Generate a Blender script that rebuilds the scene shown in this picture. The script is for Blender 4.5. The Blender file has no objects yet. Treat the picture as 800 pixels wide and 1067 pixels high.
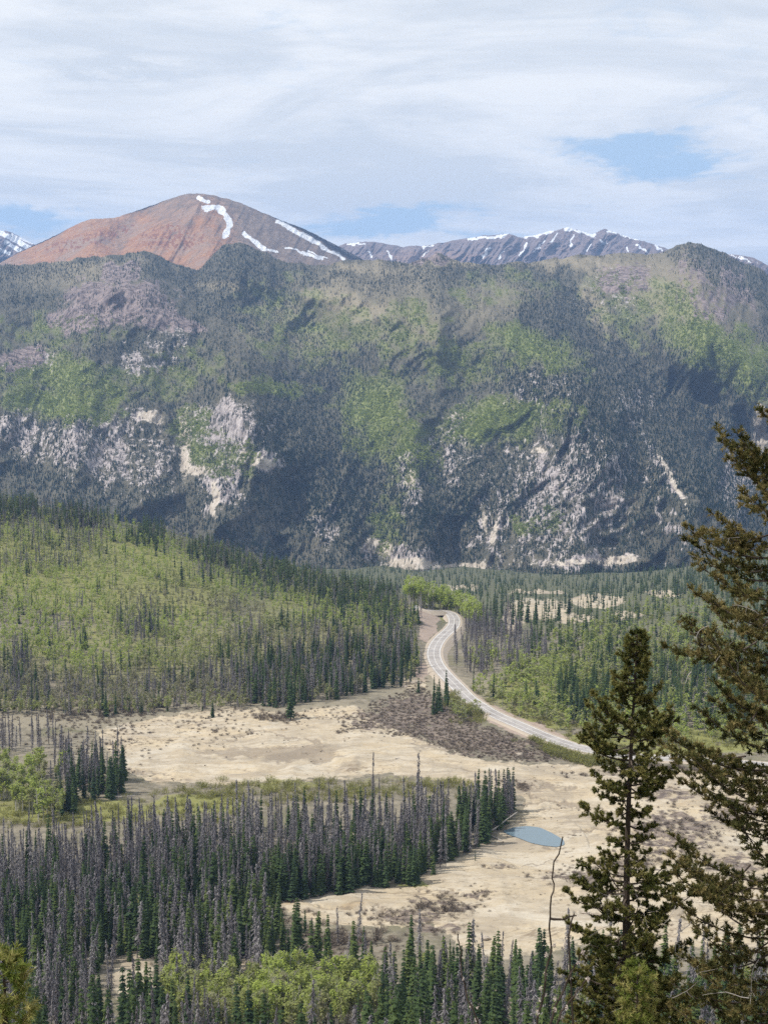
import bpy, math, random
import numpy as np
from mathutils import Vector

# ------------------------------------------------------------------ camera, world, sun, exposure
SC = bpy.context.scene
COL = SC.collection
FPX, CX, CY, PITCH = 1600.5, 400.0, 533.5, math.radians(7.43)   # photograph's own pixels (800 x 1067)

cam_d = bpy.data.cameras.new('camera')
cam_d.sensor_fit = 'VERTICAL'; cam_d.sensor_height = 24.0; cam_d.lens = 36.0
cam_d.clip_start = 0.1; cam_d.clip_end = 60000
cam = bpy.data.objects.new('camera', cam_d); COL.objects.link(cam)
cam.location = (0, 0, 0); cam.rotation_euler = (math.pi/2 - PITCH, 0, 0)
SC.camera = cam

SUN_EL, SUN_AZ = math.radians(55), math.radians(261)      # azimuth: compass direction the light comes FROM (0 = +Y, clockwise)
sun_dir = Vector((math.sin(SUN_AZ)*math.cos(SUN_EL), math.cos(SUN_AZ)*math.cos(SUN_EL), math.sin(SUN_EL)))
sd = bpy.data.lights.new('sun', 'SUN'); sd.energy = 4.6; sd.angle = math.radians(0.6); sd.color = (1.0, 0.95, 0.87)
so = bpy.data.objects.new('sun', sd); COL.objects.link(so)
so.rotation_euler = (-sun_dir).to_track_quat('-Z', 'Y').to_euler()

SC.view_settings.view_transform = 'Standard'; SC.view_settings.look = 'None'
SC.view_settings.exposure = 0.12; SC.view_settings.gamma = 1.0; SC.view_settings.use_curve_mapping = False
SC.render.engine = 'CYCLES'
SC.cycles.use_denoising = False; SC.cycles.denoiser = 'OPENIMAGEDENOISE'; SC.cycles.denoising_input_passes = 'RGB_ALBEDO_NORMAL'
SC.cycles.max_bounces = 5; SC.cycles.diffuse_bounces = 2; SC.cycles.glossy_bounces = 2
SC.cycles.transmission_bounces = 3; SC.cycles.volume_bounces = 0
SC.cycles.use_adaptive_sampling = True; SC.cycles.adaptive_threshold = 0.02


class NT:
    """small helper around a node tree"""
    def __init__(self, tree):
        self.t = tree; self.n = tree.nodes; self.l = tree.links; self.n.clear()

    def add(self, typ, **props):
        nd = self.n.new(typ)
        for k, v in props.items(): setattr(nd, k, v)
        return nd

    def put(self, sock, v):
        if isinstance(v, bpy.types.NodeSocket): self.l.new(v, sock)
        elif isinstance(v, (tuple, list)) and len(v) == 3 and sock.type == 'RGBA': sock.default_value = (*v, 1)
        else: sock.default_value = v

    def math(self, op, a, b=0.5, c=None, clamp=False):
        nd = self.add('ShaderNodeMath', operation=op, use_clamp=clamp)
        self.put(nd.inputs[0], a); self.put(nd.inputs[1], b)
        if c is not None: self.put(nd.inputs[2], c)
        return nd.outputs[0]

    def mix(self, f, a, b, blend='MIX'):
        nd = self.add('ShaderNodeMix', data_type='RGBA', blend_type=blend)
        self.put(nd.inputs[0], f); self.put(nd.inputs[6], a); self.put(nd.inputs[7], b)
        return nd.outputs[2]

    def ramp(self, x, lo, hi, a=0.0, b=1.0):
        nd = self.add('ShaderNodeMapRange', interpolation_type='SMOOTHSTEP')
        for s, v in zip(nd.inputs[:5], (x, lo, hi, a, b)): self.put(s, v)
        return nd.outputs[0]

    def noise(self, vec, scale, detail=4, rough=0.55, dist=0.0, out=0):
        nd = self.add('ShaderNodeTexNoise')
        if vec is not None: self.l.new(vec, nd.inputs['Vector'])
        nd.inputs['Scale'].default_value = scale; nd.inputs['Detail'].default_value = detail
        nd.inputs['Roughness'].default_value = rough; nd.inputs['Distortion'].default_value = dist
        return nd.outputs[out]

    def scalev(self, vec, s):
        nd = self.add('ShaderNodeVectorMath', operation='MULTIPLY')
        self.put(nd.inputs[0], vec); nd.inputs[1].default_value = s
        return nd.outputs[0]


# --- sky: Nishita blue with procedural thin cloud
w = bpy.data.worlds.new('World'); SC.world = w; w.use_nodes = True
T = NT(w.node_tree)
out = T.add('ShaderNodeOutputWorld'); bg = T.add('ShaderNodeBackground')
sky = T.add('ShaderNodeTexSky', sky_type='NISHITA', sun_disc=False)
sky.sun_elevation = SUN_EL; sky.sun_rotation = SUN_AZ; sky.altitude = 3200; sky.air_density = 1.0; sky.dust_density = 0.6
tc = T.add('ShaderNodeTexCoord')
sep = T.add('ShaderNodeSeparateXYZ'); T.l.new(tc.outputs['Generated'], sep.inputs[0])
X, Y, Z = sep.outputs
zz = T.math('ADD', T.math('MAXIMUM', Z, 0.0), 0.10)
px = T.math('DIVIDE', X, zz); py = T.math('DIVIDE', Y, zz)          # cloud deck seen in perspective
cmb = T.add('ShaderNodeCombineXYZ'); T.l.new(px, cmb.inputs[0]); T.l.new(py, cmb.inputs[1])
deck = T.scalev(cmb.outputs[0], (0.9, 0.75, 1.0))
big = T.noise(deck, 0.9, 6, 0.55, 0.6)
fine = T.noise(T.scalev(cmb.outputs[0], (2.2, 1.7, 1.0)), 1.3, 8, 0.62, 1.2)
ax = T.math('DIVIDE', X, T.math('MAXIMUM', Y, 0.05)); az = T.math('DIVIDE', Z, T.math('MAXIMUM', Y, 0.05))
wob = T.add('ShaderNodeSeparateXYZ'); T.l.new(T.noise(T.scalev(tc.outputs['Generated'], (1.0, 1.0, 3.2)), 14.0, 8, 0.65, 0.0, 'Color'), wob.inputs[0])
ax = T.math('ADD', ax, T.math('MULTIPLY', T.math('SUBTRACT', wob.outputs[0], 0.5), 0.16)); az = T.math('ADD', az, T.math('MULTIPLY', T.math('SUBTRACT', wob.outputs[1], 0.5), 0.06))
def lump(cx, cz, rx, rz):                                       # soft opening / bank of cloud at a bearing
    a = T.math('POWER', T.math('DIVIDE', T.math('SUBTRACT', ax, cx), rx), 2.0)
    b = T.math('POWER', T.math('DIVIDE', T.math('SUBTRACT', az, cz), rz), 2.0)
    return T.math('POWER', 2.718, T.math('MULTIPLY', T.math('ADD', a, b), -1.0))
cover = T.math('ADD', T.math('MULTIPLY', T.math('SUBTRACT', big, 0.5), 1.0), T.math('MULTIPLY', T.math('SUBTRACT', fine, 0.5), 1.5))
cover = T.math('ADD', cover, 0.82)
for cx, cz, rx, rz, s in ((0.180, 0.098, 0.038, 0.012, -0.95), (0.13, 0.104, 0.03, 0.010, -0.35), (0.005, 0.052, 0.060, 0.009, -0.95), (-0.235, 0.056, 0.06, 0.010, -0.8),
                          (0.26, 0.085, 0.04, 0.006, -0.20), (0.15, 0.078, 0.07, 0.006, 0.3)):
    cover = T.math('ADD', cover, T.math('MULTIPLY', lump(cx, cz, rx, rz), s))
cm = T.ramp(cover, 0.05, 0.72)
shade = T.noise(T.scalev(cmb.outputs[0], (0.8, 1.0, 1.0)), 1.0, 8, 0.6, 1.4)
wisp = T.noise(T.scalev(cmb.outputs[0], (2.0, 3.4, 1.0)), 2.2, 9, 0.66, 1.0)
shade = T.math('ADD', T.math('ADD', T.ramp(shade, 0.34, 0.64), T.math('MULTIPLY', T.math('SUBTRACT', wisp, 0.5), 0.8)), T.math('MULTIPLY', lump(-0.18, 0.152, 0.06, 0.006), -0.95))
shade = T.math('ADD', shade, T.math('MULTIPLY', lump(0.0, 0.085, 0.5, 0.030), -0.25))
shade = T.math('ADD', shade, T.math('MULTIPLY', lump(0.245, 0.120, 0.014, 0.010), 0.9), clamp=True)
ccol = T.mix(shade, (0.685, 0.735, 0.795), (0.90, 0.92, 0.94))
skyc = T.mix(1.0, sky.outputs[0], (0.075, 0.075, 0.078), 'MULTIPLY')
blue = T.mix(0.8, skyc, (0.51, 0.69, 0.90))
T.l.new(T.mix(cm, blue, ccol), bg.inputs[0]); bg.inputs[1].default_value = 1.0
T.l.new(bg.outputs[0], out.inputs[0])

# ------------------------------------------------------------------ photograph <-> place
sp, cp = math.sin(PITCH), math.cos(PITCH)
def ray(u, v):
    a = (np.asarray(u, float) - CX)/FPX; b = (np.asarray(v, float) - CY)/FPX
    return a, cp - b*sp, -sp - b*cp
def at(u, v, y):
    a, dy, dz = ray(u, v); k = y/dy
    return np.stack(np.broadcast_arrays(a*k, y, dz*k), -1).astype(float)
def proj(x, y, z):
    d = y*cp - z*sp; up = y*sp + z*cp
    d = np.maximum(d, 0.01)
    return CX + FPX*x/d, CY - FPX*up/d
def zat(v, y):
    b = (v - CY)/FPX
    return (-sp - b*cp)/(cp - b*sp)*y

# ------------------------------------------------------------------ numpy noise
def _h(ix, iy, seed):
    n = (ix*374761393 + iy*668265263 + seed*982451653) & 0xffffffff
    n = ((n ^ (n >> 13))*1274126177) & 0xffffffff
    n = n ^ (n >> 16)
    return (n & 0xffffff)/float(0xffffff)
def vnoise(x, y, seed=0):
    x = np.asarray(x, float); y = np.asarray(y, float)
    ix = np.floor(x).astype(np.int64); iy = np.floor(y).astype(np.int64)
    fx = x - ix; fy = y - iy
    fx = fx*fx*fx*(fx*(fx*6 - 15) + 10); fy = fy*fy*fy*(fy*(fy*6 - 15) + 10)
    a, b, c, d = _h(ix, iy, seed), _h(ix+1, iy, seed), _h(ix, iy+1, seed), _h(ix+1, iy+1, seed)
    return (a*(1-fx) + b*fx)*(1-fy) + (c*(1-fx) + d*fx)*fy
def fbm(x, y, seed=0, octv=5, gain=0.5):
    s = 0; amp = 1; tot = 0; x = np.asarray(x, float); y = np.asarray(y, float)
    for k in range(octv):
        s = s + amp*vnoise(x*2**k + 17.3*k, y*2**k - 9.1*k, seed + k*31); tot += amp; amp *= gain
    return s/tot
def ridged(x, y, seed=0, octv=4, gain=0.55):
    s = 0; amp = 1; tot = 0
    for k in range(octv):
        s = s + amp*(1 - np.abs(2*vnoise(x*2**k + 5.7*k, y*2**k + 3.3*k, seed + k*17) - 1)); tot += amp; amp *= gain
    return s/tot
def smooth(x, a, b):
    t = np.clip((x - a)/(b - a), 0, 1); return t*t*(3 - 2*t)
def inpoly(u, v, pts):
    u = np.asarray(u, float); v = np.asarray(v, float); r = np.zeros(u.shape, bool); n = len(pts)
    for i in range(n):
        x1, y1 = pts[i]; x2, y2 = pts[(i+1) % n]
        if y1 == y2: continue
        c = ((y1 > v) != (y2 > v)) & (u < (x2 - x1)*(v - y1)/(y2 - y1) + x1)
        r ^= c
    return r
def blobs(u, v, lst):
    m = np.zeros(np.shape(u))
    for b in lst:
        cu, cv, ru, rv = b[:4]; an = math.radians(b[4]) if len(b) > 4 else 0; s = b[5] if len(b) > 5 else 1
        du, dv = u - cu, v - cv
        a = (du*math.cos(an) + dv*math.sin(an))/ru; c = (-du*math.sin(an) + dv*math.cos(an))/rv
        m = np.maximum(m, s*np.clip(1.6 - 1.1*np.sqrt(a*a + c*c), 0, 1))
    return m
def linedist(u, v, pts):
    d = np.full(np.shape(u), 1e9)
    for (x1, y1), (x2, y2) in zip(pts[:-1], pts[1:]):
        dx, dy = x2 - x1, y2 - y1
        t = np.clip(((u - x1)*dx + (v - y1)*dy)/(dx*dx + dy*dy), 0, 1)
        d = np.minimum(d, np.hypot(u - x1 - t*dx, v - y1 - t*dy))
    return d
rng = np.random.default_rng(7); random.seed(7)

# ------------------------------------------------------------------ object helpers
def tag(o, label, cat, group=None, kind=None):
    o['label'] = label; o['category'] = cat
    if group: o['group'] = group
    if kind: o['kind'] = kind
    return o
def structure(o): o['kind'] = 'structure'; return o
def link(name, me, parent=None):
    o = bpy.data.objects.new(name, me); COL.objects.link(o)
    if parent is not None: o.parent = parent
    return o
def empty(name, loc):
    o = bpy.data.objects.new(name, None); COL.objects.link(o); o.location = loc; o.empty_display_size = 0.3; return o
def mesh_np(name, V, F, mats, midx=None, attrs=None, smooth_=False):
    V = np.ascontiguousarray(V, np.float32); F = np.ascontiguousarray(F, np.int32); k = F.shape[1]
    me = bpy.data.meshes.new(name)
    me.vertices.add(len(V)); me.vertices.foreach_set('co', V.ravel())
    me.loops.add(F.size); me.loops.foreach_set('vertex_index', F.ravel())
    me.polygons.add(len(F)); me.polygons.foreach_set('loop_start', np.arange(0, F.size, k, dtype=np.int32))
    for m in mats: me.materials.append(m)
    if midx is not None: me.polygons.foreach_set('material_index', np.ascontiguousarray(midx, np.int32))
    me.polygons.foreach_set('use_smooth', np.full(len(F), smooth_, bool))
    for an, arr in (attrs or {}).items():
        if arr.ndim == 1:
            a = me.attributes.new(an, 'FLOAT', 'POINT'); a.data.foreach_set('value', np.ascontiguousarray(arr, np.float32))
        else:
            a = me.attributes.new(an, 'FLOAT_COLOR', 'POINT')
            c = np.ones((len(arr), 4), np.float32); c[:, :arr.shape[1]] = arr
            a.data.foreach_set('color', c.ravel())
    me.update(calc_edges=True); me.validate()
    return me
def grid_faces(nr, nc):
    i = np.arange(nr*nc).reshape(nr, nc)
    return np.stack([i[:-1, :-1], i[:-1, 1:], i[1:, 1:], i[1:, :-1]], -1).reshape(-1, 4)
class Soup:
    """triangles collected for one mesh, with a material index and a tint per triangle"""
    def __init__(self): self.t = []; self.m = []; self.c = []
    def add(self, tris, m=0, c=0.5):
        tris = np.asarray(tris, float).reshape(-1, 3, 3); self.t.append(tris)
        self.m.append(np.full(len(tris), m)); self.c.append(np.broadcast_to(np.asarray(c, float), (len(tris),)).copy())
    def arr(self): return np.concatenate(self.t), np.concatenate(self.m), np.concatenate(self.c)
    def tube(self, pts, rad, n=6, m=0, c=0.5):
        pts = np.asarray(pts, float); rad = np.broadcast_to(np.asarray(rad, float), (len(pts),))
        d = np.gradient(pts, axis=0); d /= np.linalg.norm(d, axis=1, keepdims=True) + 1e-9
        ref = np.array([0, 0, 1.0]) if abs(d[:, 2]).mean() < 0.8 else np.array([1.0, 0, 0])
        a = np.cross(d, ref); a /= np.linalg.norm(a, axis=1, keepdims=True) + 1e-9; b = np.cross(d, a)
        an = np.linspace(0, 2*math.pi, n, endpoint=False)
        R = pts[:, None] + rad[:, None, None]*(a[:, None]*np.cos(an)[None, :, None] + b[:, None]*np.sin(an)[None, :, None])
        R2 = np.roll(R, -1, axis=1)
        q = np.concatenate([np.stack([R[:-1], R2[:-1], R2[1:]], 2).reshape(-1, 3, 3), np.stack([R[:-1], R2[1:], R[1:]], 2).reshape(-1, 3, 3)])
        self.add(q, m, c)
    def mesh(self, name, mats):
        t, m, c = self.arr()
        return mesh_np(name, t.reshape(-1, 3), np.arange(len(t)*3).reshape(-1, 3), mats, m, {'tint': np.repeat(c, 3)})
LEAN_RNG = np.random.default_rng(5)
def merge(protos, P, S, R, idx, tint):
    """stand of trees: every tree its own transformed copy of a prototype's triangles"""
    s = Soup()
    for k, (t, m, c) in enumerate(protos):
        q = np.where(idx == k)[0]
        if not len(q): continue
        ca, sa = np.cos(R[q])[:, None, None], np.sin(R[q])[:, None, None]
        lean = LEAN_RNG.normal(0, .03, (2, len(q), 1, 1)); z = t[None, :, :, 2]; x = t[None, :, :, 0] + z*lean[0]; y = t[None, :, :, 1] + z*lean[1]
        W = np.stack([(x*ca - y*sa)*S[q, 0][:, None, None] + P[q, 0][:, None, None],
                      (x*sa + y*ca)*S[q, 0][:, None, None] + P[q, 1][:, None, None],
                      np.broadcast_to(z, (len(q),) + z.shape[1:])*S[q, 1][:, None, None] + P[q, 2][:, None, None]], -1)
        s.t.append(W.reshape(-1, 3, 3)); s.m.append(np.tile(m, len(q)))
        s.c.append(np.clip(np.tile(c, (len(q), 1))*0.5 + tint[q][:, None]*0.5, 0, 1).ravel())
    return s

# ------------------------------------------------------------------ materials
def new_mat(name):
    m = bpy.data.materials.new(name); m.use_nodes = True; t = NT(m.node_tree)
    o = t.add('ShaderNodeOutputMaterial')
    return m, t, o
def attr(t, n, out='Fac'): return t.add('ShaderNodeAttribute', attribute_name=n).outputs[out]
def bsdf(t, o, col, rough=0.9, bump=None, bstr=0.3, bdist=1.0, spec=0.2):
    b = t.add('ShaderNodeBsdfPrincipled'); t.put(b.inputs['Base Color'], col); t.put(b.inputs['Roughness'], rough)
    b.inputs['Specular IOR Level'].default_value = spec
    if bump is not None:
        bn = t.add('ShaderNodeBump'); bn.inputs['Strength'].default_value = bstr; bn.inputs['Distance'].default_value = bdist
        t.l.new(bump, bn.inputs['Height']); t.l.new(bn.outputs[0], b.inputs['Normal'])
    t.l.new(b.outputs[0], o.inputs[0]); return b
def leaf_mat(name, ca, cb, cc, trans=0.0, jitter=True):
    """foliage / twig colour: per-face tint and per-tree variation between three colours"""
    m, t, o = new_mat(name)
    v = attr(t, 'tint')
    if jitter:
        oi = t.add('ShaderNodeObjectInfo')
        own = t.math('MULTIPLY', t.math('SUBTRACT', 1.0, oi.outputs['Color']), 0.5)       # single trees carry their tone in the object colour
        v = t.math('ADD', t.math('MULTIPLY', v, t.math('SUBTRACT', 1.0, own)), t.math('MULTIPLY', oi.outputs['Alpha'], own))
    r = t.add('ShaderNodeValToRGB'); t.l.new(v, r.inputs[0])
    e = r.color_ramp.elements
    e[0].position = 0.15; e[0].color = (*ca, 1); e[1].position = 0.85; e[1].color = (*cc, 1)
    k = e.new(0.5); k.color = (*cb, 1)
    d = t.add('ShaderNodeBsdfDiffuse'); t.l.new(r.outputs[0], d.inputs[0])
    if trans:
        tr = t.add('ShaderNodeBsdfTranslucent'); t.l.new(r.outputs[0], tr.inputs[0])
        mx = t.add('ShaderNodeMixShader'); mx.inputs[0].default_value = trans
        t.l.new(d.outputs[0], mx.inputs[1]); t.l.new(tr.outputs[0], mx.inputs[2]); t.l.new(mx.outputs[0], o.inputs[0])
    else: t.l.new(d.outputs[0], o.inputs[0])
    return m
M = {}
M['spruce'] = leaf_mat('spruce_needles', (0.034, 0.055, 0.031), (0.064, 0.096, 0.038), (0.118, 0.148, 0.048), 0.2)
M['dead'] = leaf_mat('dead_twigs', (0.138, 0.127, 0.138), (0.205, 0.189, 0.198), (0.30, 0.282, 0.278))
M['aspen'] = leaf_mat('aspen_leaves', (0.250, 0.230, 0.160), (0.285, 0.305, 0.118), (0.345, 0.410, 0.100), 0.5)
M['bark'] = leaf_mat('spruce_bark', (0.085, 0.075, 0.075), (0.12, 0.108, 0.108), (0.17, 0.155, 0.155))
M['pale_bark'] = leaf_mat('aspen_bark', (0.26, 0.25, 0.21), (0.34, 0.32, 0.27), (0.42, 0.40, 0.35))
M['log'] = leaf_mat('weathered_log', (0.26, 0.23, 0.21), (0.36, 0.33, 0.30), (0.46, 0.43, 0.39))
M['brush'] = leaf_mat('willow_twigs', (0.085, 0.068, 0.058), (0.160, 0.130, 0.105), (0.29, 0.245, 0.190))
M['willow'] = leaf_mat('willow_leaves', (0.21, 0.195, 0.09), (0.25, 0.25, 0.085), (0.30, 0.30, 0.095), 0.4)
M['far_conifer'] = leaf_mat('distant_conifers', (0.010, 0.021, 0.015), (0.019, 0.036, 0.023), (0.044, 0.056, 0.040))
M['far_aspen'] = leaf_mat('distant_aspens', (0.15, 0.195, 0.050), (0.22, 0.27, 0.060), (0.28, 0.33, 0.075), 0.45)
M['near_spruce'] = leaf_mat('near_spruce_needles', (0.042, 0.052, 0.019), (0.115, 0.124, 0.038), (0.25, 0.225, 0.085), 0.3)
M['near_pine'] = leaf_mat('near_pine_needles', (0.042, 0.047, 0.019), (0.10, 0.102, 0.038), (0.23, 0.185, 0.080), 0.25)
M['young_pine'] = leaf_mat('young_pine_needles', (0.11, 0.15, 0.035), (0.21, 0.25, 0.06), (0.42, 0.38, 0.15), 0.4)
M['near_bark'] = leaf_mat('near_bark', (0.045, 0.036, 0.030), (0.075, 0.060, 0.050), (0.11, 0.09, 0.075))
M['dead_wood'] = leaf_mat('bleached_twigs', (0.14, 0.125, 0.115), (0.22, 0.20, 0.185), (0.33, 0.305, 0.285))
M['catkin'] = leaf_mat('catkins', (0.45, 0.36, 0.32), (0.55, 0.47, 0.42), (0.68, 0.62, 0.56))

# valley ground: masks say where clay, meadow, brush ... lie; noise makes the colours
m, t, o = new_mat('valley_ground'); M['ground'] = m
pos = t.add('ShaderNodeNewGeometry').outputs['Position']
s1 = t.add('ShaderNodeSeparateColor'); t.l.new(attr(t, 'cover', 'Color'), s1.inputs[0])
s2 = t.add('ShaderNodeSeparateColor'); t.l.new(attr(t, 'cover_b', 'Color'), s2.inputs[0])
n1 = t.noise(pos, 0.035, 6, 0.6); n2 = t.noise(pos, 0.25, 5, 0.65); n3 = t.noise(t.scalev(pos, (0.4, 1.0, 1.0)), 0.11, 6, 0.62, 1.2)
floor_ = t.mix(t.ramp(n2, 0.35, 0.68), (0.130, 0.115, 0.085), (0.235, 0.205, 0.155))
floor_ = t.mix(t.ramp(n1, 0.5, 0.68, 0, 0.6), floor_, (0.13, 0.125, 0.065))
sy = t.add('ShaderNodeSeparateXYZ'); t.l.new(pos, sy.inputs[0])
floor_ = t.mix(t.ramp(sy.outputs[1], 930, 1150, 0, .85), floor_, t.mix(n2, (0.06, 0.068, 0.038), (0.11, 0.115, 0.055)))      # damp green forest floor farther down the valley
clay = t.mix(t.ramp(n1, 0.34, 0.66), (0.325, 0.275, 0.205), (0.430, 0.355, 0.245))
clay = t.mix(t.ramp(n3, 0.46, 0.62, 0, 0.75), clay, (0.445, 0.390, 0.305))
clay = t.mix(t.ramp(n3, 0.40, 0.28, 0, 0.55), clay, (0.33, 0.24, 0.135))
n5 = t.noise(t.scalev(pos, (0.6, 1.0, 1.0)), 0.022, 7, 0.68, 1.5)
clay = t.mix(t.ramp(n5, 0.50, 0.62, 0, 0.75), clay, (0.255, 0.215, 0.165))
clay = t.mix(t.ramp(n5, 0.46, 0.36, 0, 0.75), clay, (0.455, 0.410, 0.335))
n4 = t.noise(t.scalev(pos, (0.5, 1.0, 1.0)), 0.5, 5, 0.7)
clay = t.mix(t.ramp(n4, 0.57, 0.66, 0, 0.7), clay, (0.19, 0.155, 0.11))
n6 = t.noise(t.scalev(pos, (0.35, 1.0, 1.0)), 0.030, 5, 0.6, 2.0)
rill = t.ramp(t.math('ABSOLUTE', t.math('SUBTRACT', n6, 0.5)), 0.010, 0.002, 0, 1)
clay = t.mix(t.math('MULTIPLY', rill, t.ramp(n1, .45, .6, .15, .8)), clay, (0.17, 0.13, 0.09))
n7 = t.noise(pos, 0.9, 4, 0.7)
clay = t.mix(t.ramp(n7, 0.62, 0.72, 0, 0.6), clay, (0.20, 0.165, 0.12))
def edge(x, lo=0.40, hi=0.60, k=0.5): return t.ramp(t.math('ADD', x, t.math('MULTIPLY', t.math('SUBTRACT', n2, 0.5), k)), lo, hi)
c = t.mix(edge(s2.outputs[0]), floor_, t.mix(n2, (0.175, 0.155, 0.115), (0.27, 0.235, 0.17)))     # dry tan grass flat
c = t.mix(edge(s1.outputs[0]), c, clay)
c = t.mix(edge(s1.outputs[1]), c, t.mix(n2, (0.15, 0.16, 0.055), (0.235, 0.225, 0.08)))
c = t.mix(edge(s1.outputs[2], k=1.3), c, t.mix(t.ramp(n4, .4, .65), (0.105, 0.083, 0.072), (0.235, 0.19, 0.15)))
c = t.mix(t.math('MULTIPLY', edge(s2.outputs[1], .35, .75, k=1.6), 0.6), c, (0.185, 0.150, 0.115))
c = t.mix(edge(s2.outputs[2]), c, t.mix(n2, (0.24, 0.185, 0.150), (0.36, 0.29, 0.24)))
bsdf(t, o, c, 0.95, t.math('ADD', n2, n4), 0.5, 0.8)

# forested mountain ground (shows between its trees)
m, t, o = new_mat('mountain_ground'); M['mountain'] = m
pos = t.add('ShaderNodeNewGeometry').outputs['Position']
s1 = t.add('ShaderNodeSeparateColor'); t.l.new(attr(t, 'cover', 'Color'), s1.inputs[0])
s2 = t.add('ShaderNodeSeparateColor'); t.l.new(attr(t, 'cover_b', 'Color'), s2.inputs[0])
n1 = t.noise(pos, 0.012, 6, 0.65); n2 = t.noise(t.scalev(pos, (1.6, 0.5, 0.6)), 0.035, 6, 0.7, 0.6)
c = t.mix(t.ramp(n2, 0.3, 0.7), (0.055, 0.056, 0.040), (0.125, 0.112, 0.080))
c = t.mix(s1.outputs[2], c, t.mix(n2, (0.19, 0.165, 0.108), (0.30, 0.255, 0.175)))
c = t.mix(s1.outputs[1], c, t.mix(n1, (0.15, 0.175, 0.058), (0.24, 0.26, 0.085)))
nv = t.noise(t.scalev(pos, (1.0, 0.5, 0.3)), 0.10, 5, 0.74, 0.4)
rockc = t.mix(t.ramp(nv, 0.36, 0.64), (0.125, 0.106, 0.106), (0.455, 0.405, 0.385))
c = t.mix(t.ramp(t.math('ADD', s1.outputs[0], t.math('MULTIPLY', t.math('SUBTRACT', nv, 0.5), 2.4)), 0.45, 0.66), c, rockc)
c = t.mix(t.ramp(t.math('ADD', s2.outputs[1], t.math('MULTIPLY', t.math('SUBTRACT', n2, 0.5), 1.0)), 0.42, 0.62), c, t.mix(t.ramp(t.noise(t.scalev(pos, (1.0, 1.0, 0.25)), 0.045, 5, 0.7), 0.36, 0.62), (0.085, 0.066, 0.066), (0.27, 0.215, 0.20)))
c = t.mix(t.ramp(t.math('ADD', s2.outputs[0], t.math('MULTIPLY', t.math('SUBTRACT', nv, 0.5), 2.0)), 0.46, 0.66), c, t.mix(t.ramp(nv, .3, .7), (0.32, 0.27, 0.21), (0.54, 0.48, 0.41)))
bsdf(t, o, c, 0.95, n2, 0.8, 12.0)

# bare peaks: volcanic red / grey-brown with snow
def peak_mat(name, snowcol=(0.74, 0.76, 0.80), grey_a=(0.150, 0.108, 0.080), grey_b=(0.240, 0.180, 0.138)):
    m, t, o = new_mat(name)
    pos = t.add('ShaderNodeNewGeometry').outputs['Position']
    s1 = t.add('ShaderNodeSeparateColor'); t.l.new(attr(t, 'cover', 'Color'), s1.inputs[0])
    n1 = t.noise(pos, 0.006, 6, 0.62, 0.8); n2 = t.noise(t.scalev(pos, (1.0, 1.0, 0.45)), 0.022, 6, 0.68, 0.5)
    grey = t.mix(t.ramp(n2, 0.3, 0.7), grey_a, grey_b)
    red = t.mix(t.ramp(n2, 0.3, 0.7), (0.275, 0.122, 0.056), (0.370, 0.205, 0.108))
    red = t.mix(t.ramp(n1, 0.42, 0.66, 0, 0.75), red, (0.27, 0.20, 0.155))
    rm = t.ramp(t.math('ADD', s1.outputs[0], t.math('ADD', t.math('MULTIPLY', t.math('SUBTRACT', n1, 0.5), 1.1), t.math('MULTIPLY', t.math('SUBTRACT', n2, 0.5), 1.0))), 0.25, 0.85)
    c = t.mix(rm, grey, red)
    c = t.mix(t.ramp(t.math('ADD', s1.outputs[2], t.math('MULTIPLY', t.math('SUBTRACT', n2, 0.5), 0.8)), 0.4, 0.6), c, (0.22, 0.095, 0.05))
    sn = t.ramp(t.math('ADD', s1.outputs[1], t.math('MULTIPLY', t.math('SUBTRACT', t.noise(pos, 0.05, 5, 0.7), 0.5), 0.5)), 0.44, 0.58)
    c = t.mix(sn, c, snowcol)
    bsdf(t, o, c, 0.9, t.math('ADD', n2, t.noise(t.scalev(pos, (1.0, 1.0, 0.3)), 0.05, 5, 0.7)), 0.9, 12.0)
    return m
M['peak'] = peak_mat('bare_peak')
M['range'] = peak_mat('distant_range', grey_a=(0.125, 0.095, 0.095), grey_b=(0.235, 0.185, 0.175))

m, t, o = new_mat('road_asphalt'); M['road'] = m
pos = t.add('ShaderNodeNewGeometry').outputs['Position']
bsdf(t, o, t.mix(t.ramp(t.noise(pos, 0.12, 6, 0.7), .35, .65), (0.26, 0.24, 0.228), (0.37, 0.345, 0.325)), 0.85)
m, t, o = new_mat('road_paint'); M['paint'] = m
bsdf(t, o, t.mix(t.noise(t.add('ShaderNodeNewGeometry').outputs['Position'], 1.0, 3), (0.50, 0.48, 0.45), (0.76, 0.75, 0.72)), 0.6)
m, t, o = new_mat('road_gravel'); M['gravel'] = m
pos = t.add('ShaderNodeNewGeometry').outputs['Position']
bsdf(t, o, t.mix(t.noise(pos, 0.5, 5, 0.7), (0.30, 0.25, 0.20), (0.42, 0.36, 0.29)), 0.95)
m, t, o = new_mat('pond_water'); M['water'] = m
pos = t.add('ShaderNodeNewGeometry').outputs['Position']
bsdf(t, o, (0.115, 0.165, 0.195), 0.06, t.noise(t.scalev(pos, (1, 2.5, 1)), 1.5, 3), 0.08, 0.1, 0.5)
m, t, o = new_mat('boulder_rock'); M['rock'] = m
pos = t.add('ShaderNodeNewGeometry').outputs['Position']
bsdf(t, o, t.mix(t.noise(pos, 1.5, 5, 0.65), (0.26, 0.22, 0.18), (0.44, 0.38, 0.31)), 0.95, t.noise(pos, 3.0, 4), 0.5, 0.1)

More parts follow.
